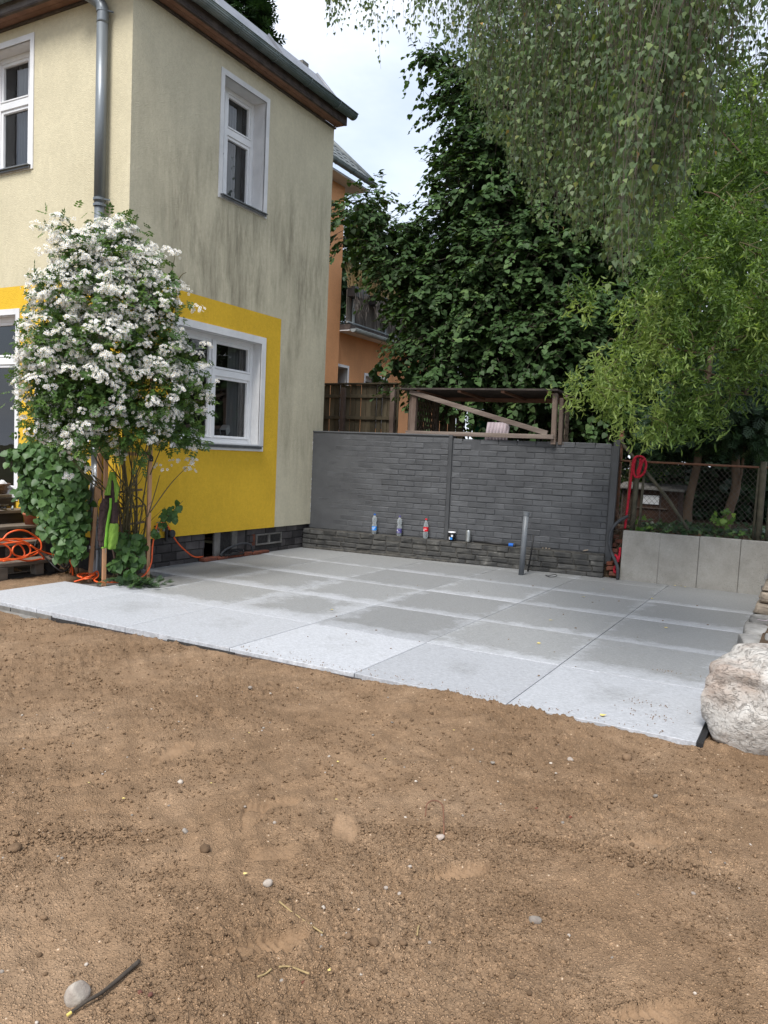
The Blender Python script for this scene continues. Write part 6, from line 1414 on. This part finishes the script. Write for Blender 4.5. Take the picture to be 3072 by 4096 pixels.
MB().tube([W(2.985, .051, .294), W(3.045, .046, .294)], .024, 14).obj('coupling', 'blue_plastic', t); MB().tube([W(3.045, .046, .294), W(3.075, .044, .294)], .021, 14).obj('end_plug', 'black_plastic', t)
t = thing('grey_pipe', (-3.05, 9.0, 0), 'upright grey plastic drain pipe standing out of the terrace', 'pipe')
MB().tube([(-3.05, 9.0, -.03), (-3.02, 8.98, .745)], .033, 18).obj('pipe', 'pvc_grey', t, smooth=True); MB().tube([(-3.021, 8.981, .72), (-3.019, 8.979, .765)], .037, 18).obj('socket', 'pvc_grey', t)
tag(MB().tube([(-3.08, 9.33, -.02), (-3.055, 9.36, .25), (-3.04, 9.36, .46)], .011, 8).obj('thin_pipe', 'black_plastic', smooth=True), 'thin black pipe standing behind the grey drain pipe', 'pipe')
tag(MB().tube(smoothpath([(-2.80, 9.16, .006), (-2.74, 9.10, .012), (-2.68, 9.14, .03), (-2.64, 9.10, .02), (-2.70, 9.06, .006), (-2.77, 9.1, .01)], 5), .004, 5).obj('cable_scrap', 'black_plastic'), 'short scrap of dark cable lying beside the grey pipe', 'cable')

# red rope and hose by the fence post
def rope(name, pts, r, parent):
    p = smoothpath(pts, 10); ln = [0]
    for a, b in zip(p, p[1:]): ln.append(ln[-1]+(b-a).length)
    for s in range(3):
        q = []
        nrm = None
        for i, c in enumerate(p):
            t = (p[min(i+1, len(p)-1)]-p[max(i-1, 0)]).normalized()
            if nrm is None: nrm = t.orthogonal().normalized()
            else: nrm = (nrm-t*nrm.dot(t)).normalized()
            a = ln[i]*2*math.pi/(r*7)+s*2.094; q.append(c+(nrm*math.cos(a)+t.cross(nrm)*math.sin(a))*r*.52)
        MB().tube(q, r*.62, 6).obj('rope_strand', 'red_rope', parent, smooth=True)
rr2 = thing('red_rope', (-1.95, 9.7, .6), 'thick red rope looped over the fence post and hanging down', 'rope')
c4 = lambda a, b, Y: AY(2372+a/1.953, 1700+b/1.953, Y)
def densify(pts, k=3):
    return smoothpath(pts, k)
rope('rope', densify([c4(250, 808, 9.69), c4(262, 700, 9.69), c4(280, 560, 9.69), c4(297, 420, 9.69), c4(312, 300, 9.69), c4(330, 255, 9.70), c4(365, 245, 9.73), c4(400, 262, 9.74), c4(414, 310, 9.72), c4(400, 370, 9.70), c4(360, 406, 9.69), c4(325, 395, 9.69), c4(318, 330, 9.69), c4(330, 270, 9.69)]), .014, rr2)
rope('rope', densify([c4(370, 265, 9.70), c4(368, 310, 9.69), c4(350, 360, 9.69), c4(355, 390, 9.69), c4(370, 340, 9.68), c4(385, 290, 9.68), c4(400, 270, 9.70)]), .014, rr2)
rope('rope', densify([c4(212, 960, 9.60), c4(205, 1030, 9.57), c4(185, 1080, 9.56), c4(165, 1130, 9.56), c4(175, 1152, 9.55), c4(188, 1130, 9.55), c4(180, 1090, 9.55), c4(190, 1040, 9.55), c4(172, 1015, 9.56)]), .014, rr2)
tag(MB().tube(smoothpath([c4(272, 712, 9.66), c4(210, 745, 9.60), c4(160, 795, 9.55), c4(132, 860, 9.52), c4(128, 930, 9.51), c4(145, 1000, 9.51), c4(172, 1060, 9.50), c4(192, 1120, 9.49), c4(192, 1205, 9.485)], 8), .019, 12).obj('rubber_hose', 'rubber_hose', smooth=True), 'thick grey hose curving down beside the concrete panels', 'hose')

# ================================================================== DRY STONE WALL, BOULDER
sw = thing('dry_stone_wall', (-.1, 6.6, 0), 'dry stone wall of rough stacked stones along the right edge of the terrace', 'wall')
rs2 = random.Random(12)
def stone(parent, x0, x1, y0, y1, z0, z1, m, seed, rot=0):
    me_ = rockmesh('stone', seed, 3, .26, 1., 12); o = link('stone', me_, m, parent)
    v = np.array([q.co[:] for q in me_.vertices]); v = np.sign(v)*np.abs(v)**.36; lo, hi = v.min(0), v.max(0); v = (v-lo)/(hi-lo)-.5; me_.vertices.foreach_set('co', v.astype(np.float32).ravel()); me_.update()
    o.location = V3(((x0+x1)/2, (y0+y1)/2, (z0+z1)/2))-wloc(parent); o.scale = (x1-x0, y1-y0, z1-z0); o.rotation_euler = (rs2.uniform(-.04, .04), rs2.uniform(-.04, .04), rot); return o
lv = [(-.435, .0, .165), (-.405, .165, .255), (-.385, .255, .355), (-.37, .355, .445), (-.325, .445, .57), (-.32, .57, .68)]
sd_ = 100
for k, (x, z0, z1) in enumerate(lv):
    y = 7.15+.03*k
    while y < 9.4:
        l = rs2.uniform(.28, .5); stone(sw, x+rs2.uniform(-.012, .012), x+.38, y, y+l*1.04, z0-.004, z1+.006, 'stone_warm' if rs2.random() < .55 else 'stone_grey', sd_, rs2.uniform(-.04, .04)); y += l; sd_ += 1
y = 5.25                                              # low ragged courses in front of the stack
while y < 7.2:
    l = rs2.uniform(.20, .40)
    for q in range(3):
        x = -.455+.17*q+.02*(7-y); h = .05+.045*(y-5.2)/2*(1 if q else .8)+rs2.uniform(0, .03)
        stone(sw, x+rs2.uniform(-.015, .015), x+.19, y+rs2.uniform(-.03, .03), y+l, -.05, h+.01*q, 'stone_warm' if rs2.random() < .6 else 'stone_grey', sd_, rs2.uniform(-.2, .2)); sd_ += 1
    y += l*.95
tag(MB().tube(smoothpath([(-.36, 7.1, .145), (-.30, 7.06, .15), (-.26, 7.10, .16), (-.20, 7.05, .15), (-.14, 7.09, .16), (-.08, 7.05, .15)], 5), .004, 5).obj('pink_string', 'pink_sheet'), 'thin pink string lying on the low stones of the dry wall', 'string')
bl = rockmesh('boulder', 5, 5, .14, 1., 11)
v = np.array([q.co[:] for q in bl.vertices]); nrm = unit(v)
bump_ = sum((fbm(v[:, 0]*f+3*i, v[:, 2]*f*1.5+v[:, 1]*f*.8+i, 3, 60+i)-.45)*a for i, (f, a) in enumerate(((2.2, .20), (6, .10), (14, .04))))
v = v+nrm*bump_[:, None]; v = np.sign(v)*np.abs(v)**.72; v = (v-v.min(0))/(v.max(0)-v.min(0))*2-1; bl.vertices.foreach_set('co', v.astype(np.float32).ravel()); bl.update()
o = link('boulder', bl, 'boulder'); o.location = (.085, 4.60, .10); o.scale = (.575, .49, .31); o.rotation_euler = (.03, .05, .12); tag(o, 'large rounded whitish boulder at the right front corner of the terrace', 'boulder')

# ================================================================== LITTER ON SAND AND SLABS
RK = [rockmesh('pebble', 200+i, 2, .12, .75, 4) for i in range(6)]
for mm in RK: mm.materials.append(MATS['pebble'])
def sh_at(x, y): return float(sand_h(np.array([x]), np.array([y]))[0])
def peb(x, y, s, name='pebble', m=None, label='small pale pebble lying on the raked sand', group='pebbles scattered on the sand', cat='pebble', k=None, sq=(1, 1, 1)):
    me_ = RK[rs2.randrange(6)] if k is None else k; o = bpy.data.objects.new(name, me_); COL.objects.link(o)
    o.location = (x, y, sh_at(x, y)+s*.30); o.scale = (s*sq[0], s*sq[1], s*sq[2]); o.rotation_euler = (rs2.uniform(-.4, .4), rs2.uniform(-.4, .4), rs2.uniform(0, 6.3)); return tag(o, label, cat, group)
for i in range(110):
    d = 1.3+3.2*rs2.random()**.8; a = YAW+rs2.uniform(-.47, .47); x, y = d*math.sin(a)*1.05, d*math.cos(a)*1.05
    if y > 4.05: continue
    peb(x, y, rs2.choice((.003, .0035, .004, .005, .006, .008)))
for (px, py, s) in ((1000, 2770, .014), (2280, 3060, .016), (1760, 3370, .019), (2140, 3690, .021), (2620, 3200, .011), (1970, 3070, .012), (720, 3130, .014), (1070, 3560, .018), (740, 3340, .014)):
    p = AZ(px, py, -.05); peb(p.x, p.y, s, 'stone', label='grey fist-small stone lying on the raked sand', group='larger stones on the sand', cat='stone')
km = rockmesh('field_stone', 321, 3, .10, .9, 4); km.materials.append(MATS['pebble']); p = AZ(310, 3985, -.03); peb(p.x, p.y, .034, 'field_stone', label='grey rounded stone beside the stick at the lower left', group=None, cat='stone', k=km, sq=(.8, 1, 1.1))
for px, py in ((1215, 3930), (560, 3995), (2145, 3245), (2280, 3290), (600, 4010)):
    p = AZ(px, py, -.05); mk = rockmesh('brick_chip', px, 1, .15, .7, 4); mk.materials.append(MATS['brick_red']); peb(p.x, p.y, .0085, 'brick_chip', label='small reddish brick chip lying in the sand', group='brick chips in the sand', cat='chip', k=mk)
KC = [rockmesh('sand_clod', 400+i, 2, .3, .7, 2) for i in range(5)]
for mm in KC: mm.materials.append(MATS['clod'])
for i in range(120):
    d = 1.4+3.0*rs2.random(); a = YAW+rs2.uniform(-.47, .47); x, y = d*math.sin(a), d*math.cos(a)
    if y > 4.0: continue
    peb(x, y, rs2.choice((.005, .007, .009, .012)), 'sand_clod', label='small brown clod of damp sand', group='clods on the sand', cat='clod', k=KC[rs2.randrange(5)])
for px, py, s in ((1955, 2860, .014), (1750, 2870, .012), (2510, 3005, .026), (820, 3360, .02), (60, 3370, .024), (1500, 3700, .016)):
    p = AZ(px, py, 0.); o = peb(p.x, p.y, s, 'sand_clod', label='dark clod at the edge of the terrace', group='clods by the terrace edge', cat='clod', k=KC[rs2.randrange(5)])
    if p.y > 4.12: o.location.z = s*.45
# loose crumbs lying on the raked sand
nA, nB = 42000, 34000
rA = np.sqrt(RG.uniform(1.15**2, 2.9**2, nA)); rB = RG.uniform(2.7, 7.0, nB); rC = np.r_[rA, rB]; aC = YAW+RG.uniform(-.52, .52, nA+nB); cx_, cy_ = rC*np.sin(aC), rC*np.cos(aC)
cz_ = sand_h(cx_, cy_); clump = fbm(cx_*5, cy_*5, 3, 27)
ok = (cy_ < 4.10) & (PRESS < .15) & (clump+RG.normal(0, .10, len(clump)) > .42)
cx_, cy_, cz_, rC = cx_[ok], cy_[ok], cz_[ok], rC[ok]; n = len(cx_); sC = RG.gamma(4., .25, n)*np.where(rC < 2.8, .0028, np.where(rC < 4.8, .0040, .0048))
octa = [(1, 0, 0), (-.9, .1, 0), (0, 1, .1), (.1, -.9, 0), (0, .1, .8), (0, 0, -.7)]
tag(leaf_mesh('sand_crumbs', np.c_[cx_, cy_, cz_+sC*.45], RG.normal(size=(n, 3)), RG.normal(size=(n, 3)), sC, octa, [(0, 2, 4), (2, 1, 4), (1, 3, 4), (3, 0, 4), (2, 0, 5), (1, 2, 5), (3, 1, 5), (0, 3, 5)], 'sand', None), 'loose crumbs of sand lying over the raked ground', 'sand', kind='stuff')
# crumbs of soil on the slabs
n = 320; xx = RG.uniform(-3.4, -.6, n); yy = 4.14+np.abs(RG.normal(0, .06, n)); foot = RG.random(n) < .35
fx, fy = np.where(RG.random(n) < .5, -.83, np.where(RG.random(n) < .5, -.60, -.72)), np.where(RG.random(n) < .4, 4.42, np.where(RG.random(n) < .5, 4.62, 5.45))
xx = np.where(foot, fx+RG.normal(0, .06, n), xx); yy = np.where(foot, fy+RG.normal(0, .04, n), yy)
tet = [(-.5, 0, 0), (.5, 0, 0), (0, .9, 0), (0, .3, .7)]
tag(leaf_mesh('soil_crumbs', np.c_[xx, yy, np.full(n, .0015)], np.c_[RG.normal(size=(n, 2)), np.zeros(n)], np.tile([0, 0, 1.], (n, 1)), RG.uniform(.003, .009, n), tet, [(0, 1, 3), (1, 2, 3), (2, 0, 3)], 'clod', None), 'crumbs of soil scattered along the front slabs', 'soil', kind='stuff')
# fallen leaves
def fleaf(x, y, z, s, a, m='yellow_leaf', label='small yellow birch leaf lying on the terrace slabs', group='fallen leaves on the terrace'):
    n_ = np.array([[0.1*math.sin(a*3), .12*math.cos(a*2), 1.]])
    o = leaf_mesh('fallen_leaf', np.array([[0, 0, .004]]), np.array([[math.cos(a), math.sin(a), .12]]), n_, np.array([s]), BIRCH, BIRCH_F, m, None); o.location = (x, y, z); tag(o, label, 'leaf', group)
for px, py in ((1320, 2440), (2340, 2390), (2196, 2483), (2850, 2666), (2400, 2866), (2700, 2345), (2725, 2346), (2745, 2350), (2613, 2396), (2660, 2514), (2156, 2578), (2412, 2358)):
    p = AZ(px, py); fleaf(p.x, p.y, .002, rs2.uniform(.03, .05), rs2.uniform(0, 6))
for i in range(30):
    x, y = rs2.uniform(-3.8, -.6), rs2.uniform(4.3, 9.0); s = rs2.uniform(.006, .013); o = bpy.data.objects.new('seed_husk', KC[i % 5]); COL.objects.link(o); o.location = (x, y, s*.25); o.scale = (s*.9, s*.5, s*.4); o.rotation_euler = (0, 0, rs2.uniform(0, 6)); tag(o, 'tiny dark seed husk lying on the slabs', 'husk', 'husks on the terrace')
for i in range(12):
    d = 1.5+2.6*rs2.random(); a = YAW+rs2.uniform(-.45, .45); x, y = d*math.sin(a), d*math.cos(a)
    if y < 4: fleaf(x, y, sh_at(x, y)+.006, rs2.uniform(.010, .018), rs2.uniform(0, 6), label='small yellow leaf scrap lying on the sand', group='leaf scraps on the sand')
# sticks and the wire loop
def sandpath(pxs, z=.008): 
    r_ = []
    for q in pxs:
        p = AZ(q[0], q[1], -.05); r_.append(V3((p.x, p.y, sh_at(p.x, p.y)+z+(q[2] if len(q) > 2 else 0)))) 
    return r_
t = thing('stick', tuple(sandpath([(400, 4010)])[0]), 'dark crooked stick lying in the sand at lower left', 'stick')
pts = smoothpath(sandpath([(285, 4085), (345, 4050), (400, 4005), (450, 3960), (500, 3930), (556, 3882)], .012), 5); MB().tube(pts, [.004+.0022*i/len(pts) for i in range(len(pts))], 8).obj('branch', 'bark_dark', t, smooth=True)
MB().tube([pts[0], pts[0]+(pts[0]-pts[2]).normalized()*.012], .0038, 8).obj('bare_tip', 'yellow_leaf', t)
for k, (pp, lb) in enumerate(((((1115, 3640), (1180, 3672), (1290, 3755)), 'thin dry root by the boot print left of centre'), (((1115, 3880), (1160, 3872), (1235, 3920)), 'thin dry root near the bottom of the sand'), (((1030, 3935), (1060, 3915), (1085, 3900)), 'short pale dry twig near the bottom of the sand'), (((1668, 3755), (1672, 3725), (1680, 3700)), 'thin straw lying right of the boot prints'))):
    tag(MB().tube(smoothpath(sandpath(pp, .006), 5), .0028, 5).obj('dry_root', 'dry_grass', smooth=True), lb, 'root')
tag(MB().tube(smoothpath(sandpath([(1700, 3300, .02), (1705, 3285, .05), (1735, 3282, .06), (1765, 3295, .05), (1772, 3320, .03), (1775, 3365, -.005)]), 6), .003, 6).obj('wire_loop', 'rust', smooth=True), 'rusty bent wire loop sticking out of the sand', 'wire')
